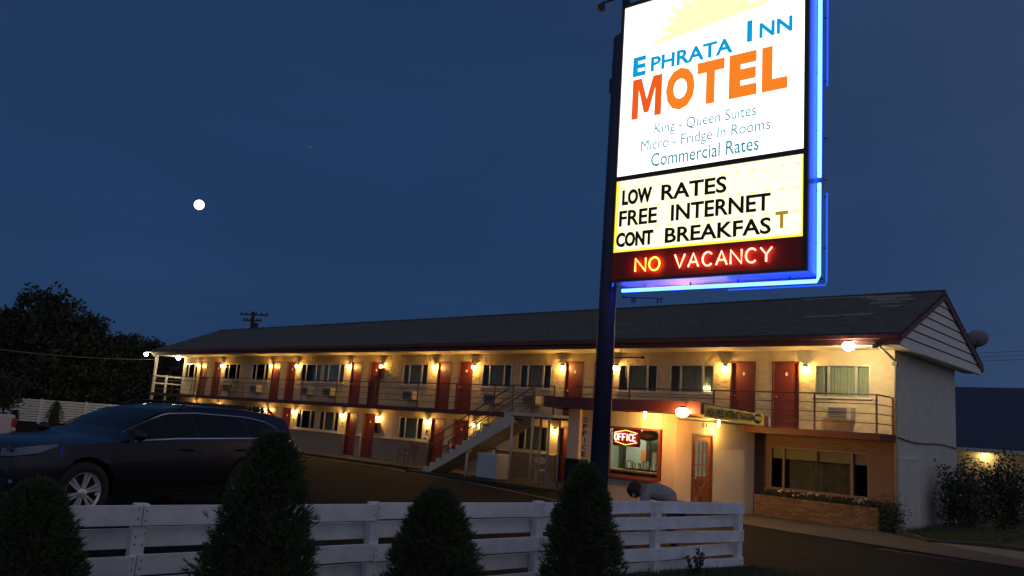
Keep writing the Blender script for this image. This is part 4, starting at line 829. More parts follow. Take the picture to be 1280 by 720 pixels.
# concrete footing strip and rough grass below
b = MB(); b.bar((1.9, -12.6, G(-12.6)+.02), (.8, -23.5, G(-23.5)+.02), .35, .10); struct(b.build('fence_kerb', 'concrete'))
def grass_patch(name, x0, x1, y0, y1, n, h, label, m='grass'):
    x = rng.uniform(x0, x1, n); y = rng.uniform(y0, y1, n); b = MB()
    for i in range(n):
        g = G(y[i]); a = rng.uniform(0, 6.28); hh = h*(.4+.8*rng.random()); w = .008; dx, dy = math.cos(a), math.sin(a); lx, ly = rng.normal(0, .3*h, 2)
        b.v += [(x[i]-dx*w, y[i]-dy*w, g-.01), (x[i]+dx*w, y[i]+dy*w, g-.01), (x[i]+lx, y[i]+ly, g+hh)]; k = len(b.v); b.f.append((k-3, k-2, k-1))
    me = bpy.data.meshes.new(name); me.from_pydata(b.v, [], b.f); me.materials.append(MAT[m]); o = bpy.data.objects.new(name, me); COL.objects.link(o); stuff(o); tag(o, label, 'grass'); return o
grass_patch('fence_grass', 1.7, 2.9, -21.5, -12.4, 9000, .10, 'rough low grass along the foot of the white fence')
grass_patch('lawn_strip', .25, 2.3, -.9, 3.2, 7000, .14, 'dark grass strip beside the grey end wall of the motel')

# ------------------------------------------------------------------ spruces
def spruce_mesh(h, r, n=5200, seed=1):
    g = np.random.default_rng(seed); nbr = 520; tb = g.random(nbr)**.72; ab = g.uniform(0, 2*np.pi, nbr); kb = g.normal(1, .09, nbr); br = g.integers(0, nbr, n); u = g.random(n)**1.6
    t = np.clip(tb[br]+g.normal(0, .022, n)-.05*u*(tb[br] > .1), 0, .995); a = ab[br]+g.normal(0, .045, n)/np.maximum(.12, 1-tb[br]); z = t*h
    prof = r*np.clip((1-t), 0, 1)**.56*np.minimum(1, .72+t*2.2); rr = prof*kb[br]*(1+.07*np.sin(a*3+z*4+seed))*(1-.5*u)+g.normal(0, .012, n)+.01
    P = np.stack([rr*np.cos(a), rr*np.sin(a), z], 1); D = np.stack([np.cos(a), np.sin(a), .55+.5*t+g.normal(0, .15, n)], 1); D /= np.linalg.norm(D, axis=1)[:, None]
    k = 7; L = (.03+.03*g.random(n))
    allv = []
    for j in range(k):
        d = D+g.normal(0, .42, (n, 3)); d /= np.linalg.norm(d, axis=1)[:, None]; s = np.cross(d, g.normal(size=(n, 3))); s /= np.linalg.norm(s, axis=1)[:, None]; p = P+D*L[:, None]*g.uniform(-.5, .5, n)[:, None]
        w = .0042; v = np.stack([p-s*w, p+s*w, p+d*L[:, None]*.95], 1); allv.append(v)
    v = np.concatenate(allv).reshape(-1, 3); m = len(v)//3; me = bpy.data.meshes.new('foliage')
    me.vertices.add(3*m); me.vertices.foreach_set('co', v.ravel()); me.loops.add(3*m); me.loops.foreach_set('vertex_index', np.arange(3*m, dtype=np.int32)); me.polygons.add(m); me.polygons.foreach_set('loop_start', np.arange(0, 3*m, 3, dtype=np.int32)); me.polygons.foreach_set('loop_total', np.full(m, 3, dtype=np.int32)); me.update(calc_edges=True)
    me.materials.append(MAT['spruce']); return me
def spruce(loc, h, r, seed, label, n=5200, grp='dwarf spruces in front of the fence'):
    t = thing('dwarf_spruce', loc, label, 'shrub', grp); me = spruce_mesh(h, r, n, seed); o = bpy.data.objects.new('foliage', me); COL.objects.link(o); o.parent = t
    b = MB(); nn = 14; prof = [(r*.55*max(0.02, (1-i/nn))**.56*min(1, .72+i/nn*2.2), i/nn*h*.96) for i in range(nn+1)]; b.lathe(prof, n=18); b.build('inner_twigs', 'trunk', t, local=True, smooth=True)
    b = MB(); b.tube([(0, 0, -.2), (0, 0, h*.3)], .03, 8); b.build('trunk', 'trunk', t, local=True); return t
spruce((1.50, -21.56, .25), 1.27, .50, 3, 'dwarf spruce at the far left corner of the photo', 9000)
spruce((2.56, -20.54, .30), 1.62, .48, 5, 'tallest dwarf spruce, in front of the rear of the dark SUV', 9500)
spruce((2.51, -18.99, .30), 1.25, .50, 8, 'dwarf spruce between the tallest one and the sign pole', 8000)
spruce((2.53, -17.09, .30), 1.46, .47, 11, 'dwarf spruce hiding the foot of the sign pole', 8500)
for i, (x, y, h, r_, lb) in enumerate(((-46.6, -5.6, 1.45, .62, 'small conical evergreen before the far left fence'), (-48.6, -7.2, .75, .35, 'tiny evergreen left of the conical one by the far fence'))):
    spruce((x, y, .1), h, r_, 20+i, lb, 2500, 'evergreens by the far fence')
# weeds
def stalk_plant(loc, h, n, lab, spread=.12, leaf=.05, name='tall_weed'):
    t = thing(name, loc, lab, 'plant'); b = MB(); pts = []
    for k in range(n):
        a = random.uniform(0, 6.28); dx, dy = spread*math.cos(a), spread*math.sin(a); hh = h*random.uniform(.6, 1)
        b.tube([(dx*.2, dy*.2, 0), (dx*.5, dy*.5, hh*.5), (dx, dy, hh)], .006, 4)
        for q in range(26): f2 = .2+.8*q/26; pts.append((dx*f2+random.gauss(0, .022), dy*f2+random.gauss(0, .022), hh*f2))
    b.build('stem', 'leaf_dark', t, local=True); leaves('leaf_cluster', pts, leaf, 'leaf_dark', t)
stalk_plant((.42, -13.75, .4), .98, 1, 'thin dark weed stalk behind the fence right of the sign pole', .05)
stalk_plant((.62, -13.5, .4), .80, 2, 'short dark weed just right of the thin stalk behind the fence', .06)
stalk_plant((2.02, -14.05, .35), .42, 5, 'small dark weed growing up in front of the fence boards', .18)
for i, (x, y, zc, rx, rz, n, lb) in enumerate(((.80, 3.1, .80, .62, .95, 5200, 'dark leafy rose bush left of the pair by the grey wall'), (1.55, 4.7, .95, .85, 1.05, 7600, 'larger dark leafy rose bush below the garage lamp'))):
    t = thing('rose_bush', (x, y, 0), lb, 'bush', 'rose bushes beside the motel'); P = rng.normal(size=(n, 3)); P /= np.linalg.norm(P, axis=1)[:, None]; q = rng.random(n)**.45
    lob = 1+.30*np.sin(P[:, 0]*8+i)+.28*np.sin(P[:, 1]*7+P[:, 2]*6)+.15*np.sin(P[:, 2]*15+P[:, 0]*5); P = P*(q*lob)[:, None]*np.array([rx, rx, rz])+np.array([0, 0, zc]); P = P[P[:, 2] > .05]
    leaves('foliage', P, .085, 'leaf_bush', t)
    b = MB()
    for k in range(9): a = random.uniform(0, 6.28); b.tube([(0, 0, 0), (.3*rx*math.cos(a), .3*rx*math.sin(a), zc*.7), (.8*rx*math.cos(a), .8*rx*math.sin(a), zc+rz*random.uniform(.2, 1.05))], .012, 5)
    b.build('stem', 'trunk', t, local=True)
    for k in range(6):
        b = MB(); b.lathe([(.01, -.03), (.035, -.01), (.04, .01), (.02, .03)], n=8); o = b.build('bloom', 'petal_rose', t, local=True, smooth=True); o.location = (random.uniform(-.6, .4)*rx-.1, -rx*.75+random.uniform(-.1, .1), zc+random.uniform(.0, .8)*rz)

# ------------------------------------------------------------------ garage on the right
gr = thing('garage', (3, 11, 0), 'low garage with dark blue roof and lit wall at the right edge', 'garage')
b = MB(); b.box(-3, 12, 11.03, 19, -.1, 2.42); b.build('wall', 'gap_dark', gr)
b = MB(); b.box(0, 15, -.0, .028, 0, .19); o = b.build('siding_board', 'garage_siding', None); gme = o.data; bpy.data.objects.remove(o)
for k in range(12): piece(gme, 'siding_board', (-6, .0, .0+k*.203), gr, rot=(R(-3), 0, 0))
b = MB(); b.prism([(10.45, 2.40), (15, 4.98), (15, 4.90), (10.45, 2.32)], lambda u, v, d: (d, u, v), -3.5, 12.5); b.prism([(19.55, 2.40), (15.01, 4.98), (15.01, 4.90), (19.55, 2.32)], lambda u, v, d: (d, u, v), -3.5, 12.5); rf = b.build('roof', 'metal_roof', gr)
b = MB(); b.box(-3.5, 12.5, 10.43, 10.48, 2.26, 2.40); b.build('fascia', 'white_paint', gr)
t = thing('garage_lamp', (-.30, 10.95, 2.20), 'yellow wall lamp under the garage eave', 'lamp')
b = MB(); b.lathe([(.02, .10), (.09, .04), (.10, .03)], (0, -.12, 0), 12); b.build('hood', 'dark_metal', t, local=True, smooth=True)
b = MB(); b.lathe([(.05, .03), (.055, -.02), (.02, -.07)], (0, -.12, 0), 12); b.build('lens', 'bulb_yellow', t, local=True, smooth=True)
bulb(t, (0, -.16, -.1), 13, (1, .62, .16), .05)

# ------------------------------------------------------------------ cars
def evaluated(o):
    bpy.context.view_layer.update(); dg = bpy.context.evaluated_depsgraph_get(); me = bpy.data.meshes.new_from_object(o.evaluated_get(dg)); return me
PROF = [(2.43, .62), (2.41, .86), (2.33, .93), (2.0, .985), (1.5, 1.02), (1.05, 1.05), (.92, 1.07), (.5, 1.29), (.15, 1.46), (-.1, 1.515), (-.5, 1.56), (-1.0, 1.575), (-1.6, 1.56), (-2.1, 1.52), (-2.48, 1.475), (-2.55, 1.30), (-2.62, 1.02), (-2.64, .60)]
def pi(x, arr):
    a = sorted(arr); 
    for (x0, y0), (x1, y1) in zip(a, a[1:]):
        if x0 <= x <= x1: return y0+(y1-y0)*(x-x0)/(x1-x0) if x1 > x0 else y0
    return a[0][1] if x < a[0][0] else a[-1][1]
TOP = lambda x: pi(x, PROF)
HW = lambda x: pi(x, [(-2.64, .76), (-2.5, .86), (-2.1, .92), (-1, .955), (1.0, .955), (1.9, .93), (2.25, .84), (2.43, .66)])
BELT = lambda x: min(TOP(x)-.02, pi(x, [(-2.6, 1.13), (-1.5, 1.11), (0, 1.085), (1.0, 1.03), (2.4, .90)]))
def side(x, z, off=0):      # a point on the car's left flank at height z
    bz = BELT(x); hw = HW(x); tp = TOP(x)
    if z <= bz: f = (z-.3)/(bz-.3); y = hw*(.93+.07*math.sin(math.pi*min(1, max(0, f))*.9)); return (x, y+off, z)
    e = max(.02, tp-.06-bz); f = min(1.0, (z-bz)/e); ya = hw*(.93+.07*math.sin(math.pi*.9)); y = ya+(hw*.70-ya)*f**1.15; return (x, y+off, z)
def car(name, loc, rz, label, paint, grp=None, detail=True):
    t = thing(name, loc, label, 'SUV', grp, rz)
    xs = sorted({2.43, 2.41, 2.36, 2.28, 2.1, 1.9, 1.6, 1.3, 1.05, .92, .8, .65, .5, .3, .15, -.0, -.2, -.5, -.8, -1.1, -1.5, -1.8, -2.1, -2.3, -2.42, -2.48, -2.51, -2.55, -2.59, -2.62, -2.64}, reverse=True)
    b = MB(); rings = []
    for x in xs:
        tp = TOP(x); bz = BELT(x); hw = HW(x); r_ = [(0, .26), (hw*.7, .26), (hw*.9, .30)]
        for f2 in (.15, .4, .65, .88, 1): z = .3+(bz-.3)*f2; r_.append((side(x, z)[1], z))
        e = tp-.06-bz
        if e > .1:
            for f2 in (.33, .66, 1): z = bz+e*f2; r_.append((side(x, z)[1], z))
            r_ += [(hw*.64, tp-.025), (hw*.4, tp-.004), (0, tp)]
        else:
            r_ += [(hw*.95, bz+.002+(tp-bz)*.2), (hw*.90, bz+(tp-bz)*.5), (hw*.82, tp-.004), (hw*.6, tp+.02), (hw*.35, tp+.038), (0, tp+.042)]
        rings.append([(x, y, z) for y, z in r_]+[(x, -y, z) for y, z in r_[-2:0:-1]])
    n = len(rings[0]); vs = [p for r_ in rings for p in r_]; fs = []
    for i in range(len(rings)-1):
        for k in range(n): fs.append((i*n+k, i*n+(k+1) % n, (i+1)*n+(k+1) % n, (i+1)*n+k))
    fs.append(tuple(range(n))); fs.append(tuple((len(rings)-1)*n+k for k in range(n))[::-1]); b.add(vs, fs); body = b.build('body', paint, t, local=True, smooth=True)
    cut = MB()
    for wx in (1.40, -1.39): cut.lathe([(.44, -1.2), (.44, 1.2)], (wx, 0, .40), 36, 'y')
    co = cut.build('cut', paint, None); co.parent = t; md_ = body.modifiers.new('b', 'BOOLEAN'); md_.object = co; md_.operation = 'DIFFERENCE'; md_.solver = 'EXACT'
    me = evaluated(body); body.modifiers.clear(); body.data = me; bpy.data.objects.remove(co)
    sm_ = body.modifiers.new('e', 'EDGE_SPLIT'); sm_.split_angle = R(38)
    b = MB(); b.box(-2.2, 2.2, -.72, .72, .25, .80); b.build('underbody', 'car_black', t, local=True)
    def patch(xa, xb, za, zb, off, m, name, nx=10, nz=3, par=None, both=True):
        for sg in ((1, -1) if both else (1,)):
            b = MB(); vs = []
            for i in range(nx+1):
                x = xa+(xb-xa)*i/nx
                for j in range(nz+1):
                    z0_ = za(x) if callable(za) else za; z1_ = zb(x) if callable(zb) else zb; p = side(x, z0_+(z1_-z0_)*j/nz, off); vs.append((p[0], p[1]*sg, p[2]))
            b.add(vs, [(i*(nz+1)+j, (i+1)*(nz+1)+j, (i+1)*(nz+1)+j+1, i*(nz+1)+j+1) for i in range(nx) for j in range(nz)]); b.build(name, m, par or t, smooth=True, local=True)
    wt = lambda x: min(BELT(x)+.02+(TOP(x)-.06-BELT(x))*.86, TOP(x)-.09)
    wb = lambda x: BELT(x)+.025
    WL = [(-2.2, 1.17), (-2.12, 1.27), (-1.9, 1.36), (-1.6, 1.41), (-1.37, 1.43), (-.44, 1.45), (.09, 1.42), (.51, 1.26), (.86, 1.09), (3, 1.0)]
    for xa, xb in ((.84, -.34), (-.41, -1.38), (-1.46, -2.16)): patch(xa, xb, wb, lambda x: max(wb(x)+.01, pi(x, WL)-.005), .006, 'car_glass' if 0 else 'car_black_glass', 'side_window', 14)
    if detail:
        patch(.86, -2.18, lambda x: BELT(x)-.004, lambda x: BELT(x)+.014, .012, 'chrome', 'belt_trim', 24, 1)
        tl = lambda x: max(wb(x)+.01, pi(x, WL)-.005)
        patch(.86, -2.19, lambda x: tl(x)+.006, lambda x: tl(x)+.022, .010, 'chrome', 'window_trim', 30, 1)
        for xd in (.98, -.42, -1.46 if 0 else -1.62):
            patch(xd, xd-.012, .42, lambda x: BELT(x)-.01, .002, 'car_black', 'door_gap', 1, 8)
        patch(.95, -.98, .36, .40, .012, 'chrome', 'sill_trim', 14, 1)
        patch(1.9, -2.0, .28, .35, .008, 'car_black', 'sill', 14, 1)
        for xh in (-.18, -1.26):
            for sg in (1, -1):
                p = side(xh, .93, .0); b = MB(); b.tube([(xh+.11, (p[1]+.01)*sg, .935), (xh+.08, (p[1]+.04)*sg, .94), (xh-.08, (p[1]+.04)*sg, .935), (xh-.11, (p[1]+.01)*sg, .93)], .016, 8); b.build('door_handle', paint, t, smooth=True, local=True)
    # windscreen and rear window
    def wind(xa, xb, m, name):
        b = MB(); vs = []; n_ = 8
        for i in range(5):
            x = xa+(xb-xa)*i/4
            for k in range(n_+1):
                y = (-1+2*k/n_)*HW(x)*.66*(1 if xa > 0 else .95); vs.append((x+.0, y, TOP(x)-.03*abs(-1+2*k/n_)**3+.012))
        b.add(vs, [(i*(n_+1)+k, i*(n_+1)+k+1, (i+1)*(n_+1)+k+1, (i+1)*(n_+1)+k) for i in range(4) for k in range(n_)]); b.build(name, m, t, smooth=True, local=True)
    wind(.88, .12, 'car_black_glass', 'windscreen'); wind(-2.49, -2.57, 'car_black_glass', 'rear_window')
    for wx, sg in ((1.40, 1), (1.40, -1), (-1.39, 1), (-1.39, -1)):
        b = MB(); b.lathe([(.25, -.11), (.36, -.115), (.39, -.08), (.39, .06), (.37, .10), (.26, .115), (.25, .09)], (0, 0, 0), 40, 'y', cap=False); w = b.build('wheel', 'rubber', t, local=True, smooth=True); w.location = (wx, .83*sg, .39); w.rotation_euler = (0, R(17), 0 if sg > 0 else R(180))
        b = MB(); b.lathe([(.262, -.02), (.262, .105), (.242, .098), (.236, .02), (.20, .01)], (0, 0, 0), 40, 'y', cap=False); b.build('rim', 'alloy', w, local=True, smooth=True)
        b = MB(); b.lathe([(.06, .05), (.06, .095), (.03, .105)], (0, 0, 0), 16, 'y'); b.build('hub', 'alloy', w, local=True, smooth=True)
        for k in range(6):
            a = k*math.pi/3; c_, s_ = math.cos(a), math.sin(a)
            for dl in (-1, 1):
                b = MB(); r0, r1 = .045, .245; q = (-s_, c_); b.add([(c_*r0+q[0]*dl*.012-q[0]*.014, .085, s_*r0+q[1]*dl*.012-q[1]*.014), (c_*r0+q[0]*dl*.012+q[0]*.014, .085, s_*r0+q[1]*dl*.012+q[1]*.014), (c_*r1+q[0]*dl*.034+q[0]*.013, .09, s_*r1+q[1]*dl*.034+q[1]*.013), (c_*r1+q[0]*dl*.034-q[0]*.013, .09, s_*r1+q[1]*dl*.034-q[1]*.013)]+[(c_*r0-q[0]*.02, .04, s_*r0-q[1]*.02), (c_*r0+q[0]*.02, .04, s_*r0+q[1]*.02), (c_*r1+q[0]*.05*dl+q[0]*.01, .05, s_*r1+q[1]*.05*dl+q[1]*.01), (c_*r1+q[0]*dl*.02-q[0]*.01, .05, s_*r1+q[1]*dl*.02-q[1]*.01)], [(0, 1, 2, 3), (4, 7, 6, 5), (0, 4, 5, 1), (1, 5, 6, 2), (2, 6, 7, 3), (3, 7, 4, 0)]); b.build('spoke', 'alloy', w, local=True)
        b = MB(); b.lathe([(.235, -.02), (.235, .02), (.10, .03)], (0, 0, 0), 24, 'y'); b.build('brake_disc', 'car_black', w, local=True)
    for sg in (1, -1):
        b = MB(); vs = []                                     # headlamp wrapping round the corner
        for (x, y, z) in ((2.435, .42, .87), (2.43, .62, .88), (2.38, .76, .90), (2.2, .895, .935), (1.95, .945, .985)): vs += [(x+.01, (y+.012)*sg, z-.05 if x > 2 else z-.012), (x-.02, y*sg, z+.045 if x > 2 else z+.012)]
        b.add(vs, [(2*i, 2*i+2, 2*i+3, 2*i+1) for i in range(4)]); b.build('headlight', 'headlamp', t, local=True, smooth=True)
        b = MB(); b.lathe([(.01, .0), (.035, .01), (.04, .02)], (0, 0, 0), 12, 'x'); k = b.build('lamp_bulb', 'chrome', t, local=True); k.location = (2.44, .60*sg, .92)
        b = MB(); b.lathe([(.02, .03), (.045, .02), (.05, .0)], (0, 0, 0), 12, 'x'); k = b.build('fog_light', 'headlamp', t, local=True); k.location = (2.40, .66*sg, .52)
        patch2 = [(-2.28, .955, 1.02), (-2.5, .90, 1.03), (-2.63, .80, 1.0)]
        b = MB(); vs = []
        for (x, y, z) in patch2: vs += [(x, (min(y, HW(x))+.02)*sg, z-.09), (x, (min(y, HW(x))-.0)*sg, z+.07)]
        b.add(vs, [(0, 2, 3, 1), (2, 4, 5, 3)]); b.build('tail_light', 'tail_dark', t, local=True, smooth=True)
        b = MB(); b.lathe([(.03, -.09), (.075, -.06), (.085, .0), (.06, .07), (.02, .09)], (0, 0, 0), 14, 'y'); m_ = b.build('mirror', paint, t, local=True, smooth=True); m_.location = (.74, 1.03*sg, 1.12); m_.scale = (.62, 1.1, .85)
        b = MB(); b.tube([(.0, -.08*sg, -.06), (.0, -.13*sg, -.06)], .025, 6); b.build('mirror_arm', 'car_black', m_, local=True)
        b = MB(); b.tube([(-.2, .60*sg, 1.50), (-.32, .60*sg, 1.585), (-2.1, .58*sg, 1.57), (-2.25, .57*sg, 1.48)], .016, 6); b.build('roof_rail', 'car_black', t, local=True, smooth=True)
    b = MB(); b.box(2.42, 2.452, -.38, .38, .70, .92); gq = b.build('grille', 'car_black', t, local=True, bevel=.01)
    for z in (.74, .80, .86): b = MB(); b.box(2.452, 2.462, -.36, .36, z, z+.012); b.build('grille_bar', 'chrome', gq, local=True)
    b = MB(); b.box(2.40, 2.44, -.60, .60, .34, .56); b.build('lower_intake', 'car_black', t, local=True, bevel=.02)
    for yy in (.3,-.3): 
        pass
    for xc in (-.25, -1.25) if detail else ():
        b = MB(); b.tube([(xc-.3, -.60, 1.60), (xc-.3, .60, 1.60)], .018, 6); b.build('roof_bar', 'car_black', t, local=True)
    def shorten(o, ox):          # short, blunt nose
        for ch in o.children:
            if ch.name.startswith('wheel') or ch.type != 'MESH': continue
            q = ox+ch.location.x
            for v in ch.data.vertices:
                if q+v.co.x > 1.5: v.co.x = 1.5+(q+v.co.x-1.5)*.77-q
            ch.data.update(); shorten(ch, q)
    shorten(t, 0)
    return t
mat('car_black_glass', (.006, .007, .010), rough=.06, spec=.35)
hd = R(286); c_, s_ = math.cos(hd), math.sin(hd); wg = Vector((-3.70, -19.34, .48)); loc = wg-Vector((c_*1.40-s_*.93, s_*1.40+c_*.93, 0))
car('parked_suv', loc, hd, 'dark blue-grey SUV parked behind the white fence', 'car_paint')
sb2 = car('parked_suv', (-13.2, -13.6, G(-13.6, -13.2)), R(292), 'black SUV mostly hidden behind the dark blue-grey one', 'car_paint_dark'); sb2.scale = (1.13, 1.08, 1.15)
# white pickup at the left edge
def pickup(loc, rz):
    t = thing('pickup_truck', loc, 'white pickup with red tail lights at the left edge', 'pickup truck', None, rz)
    b = MB(); b.box(-2.75, -.75, -.93, .93, .55, 1.28); bd = b.build('bed', 'truck_white', t, local=True, bevel=.04)
    b = MB(); b.box(-2.79, -2.751, -.74, .74, .62, 1.27); tg = b.build('tailgate', 'truck_white', t, local=True, bevel=.02)
    b = MB(); b.box(-2.81, -2.791, -.14, .14, 1.12, 1.18); b.build('handle', 'car_black', tg, local=True)
    b = MB(); b.box(-2.96, -2.76, -.93, .93, .48, .62); b.build('bumper', 'chrome', t, local=True, bevel=.03)
    for sg in (1, -1):
        ya_, yb_ = (.82, .945) if sg > 0 else (-.945, -.82); b = MB(); b.box(-2.79, -2.68, ya_, yb_, 1.00, 1.20); b.build('tail_light', 'tail_red', t, local=True, bevel=.02)
        b = MB(); b.box(-2.785, -2.68, ya_, yb_, .90, .985); b.build('reverse_light', 'truck_white', t, local=True, bevel=.01)
        b = MB(); b.box(-2.79, -2.68, ya_, yb_, .78, .885); b.build('tail_light', 'tail_dark', t, local=True, bevel=.02)
    poly = [(-.72, .55), (2.75, .55), (2.80, 1.05), (1.35, 1.22), (.75, 1.85), (-.45, 1.88), (-.72, 1.3)]
    b = MB(); b.prism(poly, lambda u, v, d: (u, d, v), -.92, .92); b.build('cab', 'truck_white', t, local=True, bevel=.05)
    for sg in (1, -1): b = MB(); b.prism([(-.5, 1.3), (1.1, 1.3), (.7, 1.76), (-.4, 1.78)], lambda u, v, d: (u, d, v), .925*sg, .93*sg); b.build('side_window', 'car_black_glass', t, local=True)
    for wx in (1.8, -1.75):
        for sg in (1, -1):
            b = MB(); b.lathe([(.22, -.1), (.38, -.1), (.40, -.06), (.40, .06), (.38, .1), (.22, .1)], (0, 0, 0), 28, 'y'); w = b.build('wheel', 'rubber', t, local=True, smooth=True); w.location = (wx, .86*sg, .40)
            b = MB(); b.lathe([(.22, -.05), (.22, .09), (.05, .07)], (0, 0, 0), 20, 'y'); k = b.build('rim', 'alloy', w, local=True, smooth=True); k.rotation_euler = (0, 0, 0 if sg > 0 else R(180))
pr_ = R(215)
tail = Vector((-13.3, -17.95, 0)); fwd = Vector((math.cos(pr_), math.sin(pr_), 0)); rgt = Vector((math.sin(pr_), -math.cos(pr_), 0))
pickup(Vector((tail.x, tail.y, G(tail.y, tail.x)))+fwd*2.85-Vector((0, 0, .0))+rgt*(-.55)*0, pr_)

# ------------------------------------------------------------------ bending person
def skin_mesh(nodes, edges, sub=2):
    me = bpy.data.meshes.new('s'); me.from_pydata([n[0] for n in nodes], edges, []); o = bpy.data.objects.new('s', me); COL.objects.link(o); k = o.modifiers.new('skin', 'SKIN'); k.use_smooth_shade = True; sv = me.skin_vertices[0].data
    for i, n in enumerate(nodes): r = n[1]; sv[i].radius = r if isinstance(r, tuple) else (r, r)
    sv[0].use_root = True; q = o.modifiers.new('sub', 'SUBSURF'); q.levels = sub; q.render_levels = sub; m2 = evaluated(o); bpy.data.objects.remove(o); return m2
def mesh_obj(me, name, m, parent):
    me.materials.clear(); me.materials.append(MAT[m]); me.name = name; o = bpy.data.objects.new(name, me); COL.objects.link(o); o.parent = parent; me.polygons.foreach_set('use_smooth', [True]*len(me.polygons)); return o
per = thing('person', (.77, -12.50, G(-12.45)-.0), 'person with dark hair and grey shirt bending down behind the fence, wearing earphones', 'person', None, R(212))
# local: +x towards the head, z up, hips above the origin
per.scale = (.88, .9, .93)
nodes = [((0, 0, .80), .135), ((.22, 0, .95), .13), ((.42, 0, .97), .15), ((.56, 0, .95), .09), ((.60, 0, .96), .07), ((.67, 0, .945), .10), ((.75, 0, .88), .095)]
edges = [(0, 1), (1, 2), (2, 3), (3, 4), (4, 5), (5, 6)]
def add(p, r, a): nodes.append((p, r)); edges.append((a, len(nodes)-1)); return len(nodes)-1
for sg in (1, -1):
    a = add((.0, .10*sg, .74), .10, 0); a = add((.10, .13*sg, .42), .07, a); a = add((-.02, .13*sg, .10), .045, a); a = add((.10, .15*sg, .035), .035, a); a = add((.18, .16*sg, .03), .03, a)
    a = add((.50, .18*sg, .90), .065, 3); a = add((.60, .24*sg, .66), .045, a); a = add((.68, .16*sg, .44), .030, a); a = add((.70, .14*sg, .37), (.036, .018), a)
    for k in range(4): c2 = add((.71+.012*k, (.12+.018*k)*sg, .32), .0095, a); c3 = add((.70+.01*k, (.118+.016*k)*sg, .285+.004*k), .008, c2)
    c2 = add((.675, .10*sg, .35), .011, a); add((.67, .085*sg, .32), .009, c2)
body = mesh_obj(skin_mesh(nodes, edges), 'body', 'skin', per)
sn = [((-.02, 0, .84), .152), ((.22, 0, .955), .150), ((.42, 0, .975), .170), ((.56, 0, .925), .105)]; se = [(0, 1), (1, 2), (2, 3)]
for sg in (1, -1): sn.append(((.52, .18*sg, .90), .088)); se.append((3, len(sn)-1)); sn.append(((.565, .22*sg, .76), .072)); se.append((len(sn)-2, len(sn)-1))
mesh_obj(skin_mesh(sn, se), 'shirt', 'shirt', per)
tn = [((-.01, 0, .80), .155)]; te = []
for sg in (1, -1):
    k = 0
    for p, r in (((.0, .10*sg, .73), .115), ((.10, .13*sg, .42), .085), ((-.02, .13*sg, .12), .062)): tn.append((p, r)); te.append((k, len(tn)-1)); k = len(tn)-1
mesh_obj(skin_mesh(tn, te), 'trousers', 'trousers', per)
bm = bmesh.new(); bmesh.ops.create_icosphere(bm, subdivisions=4, radius=1)
for v in bm.verts:
    n_ = v.co.copy(); k = 1+.05*math.sin(n_.x*9+n_.y*4)+.04*math.sin(n_.y*13+n_.z*7)+.02*math.sin(n_.z*31+n_.x*17)
    v.co = Vector((n_.x*.135*k, n_.y*.125*k, n_.z*.125*k))
hm = bpy.data.meshes.new('hair'); bm.to_mesh(hm); bm.free(); ho = mesh_obj(hm, 'hair', 'hair', per); ho.location = (.705, 0, .975); ho.rotation_euler = (0, R(35), 0)
for sg in (1, -1):
    b = MB(); b.lathe([(.005, -.012), (.025, -.006), (.028, .004), (.01, .012)], (0, 0, 0), 10, 'y'); o = b.build('ear', 'skin', per, local=True, smooth=True); o.location = (.72, .112*sg, .88); o.scale = (1, .7, 1.3)
    b = MB(); b.tube([(.10, .15*sg, .03), (.16, .155*sg, .04), (.24, .165*sg, .025)], [.05, .052, .03], 10); b.build('shoe', 'car_black', per, local=True, smooth=True)
b = MB(); b.tube([(.735, .11, .85), (.78, .12, .70), (.74, .08, .5), (.70, .05, .42)], .004, 5); b.build('earphone_cord', 'paper', per, local=True, smooth=True)

# ------------------------------------------------------------------ far left: fence, trees, poles, wires
bf = thing('slat_fence', (-50, -4, 0), 'long white slatted fence beyond the parking lot at far left', 'fence')
P0, P1 = Vector((-57.5, -13.5, 0)), Vector((-44.6, .8, 0)); dv = (P1-P0); Lf = dv.length; dv.normalize(); nv = Vector((dv.y, -dv.x, 0)); npan = 7
for i in range(npan+1):
    p = P0+dv*(Lf*i/npan); b = MB(); b.prism([(-.06, -.05), (.06, -.05), (.06, .05), (-.06, .05)], lambda u, v, d: tuple(p+dv*u+nv*v+Vector((0, 0, d))), -.1, 1.62); b.build('fence_post', 'white_paint', bf)
b = MB(); b.prism([(0, -.012), (Lf/npan-.14, -.012), (Lf/npan-.14, .012), (0, .012)], lambda u, v, d: (u, v, d), 0, .125); o = b.build('slat', 'white_paint', None); slm = o.data; bpy.data.objects.remove(o)
for i in range(npan):
    for k in range(9): p = P0+dv*(Lf*i/npan+.07)-bf.location; piece(slm, 'slat', (p.x, p.y, .16+k*.16), bf, rot=(0, 0, math.atan2(dv.y, dv.x)))
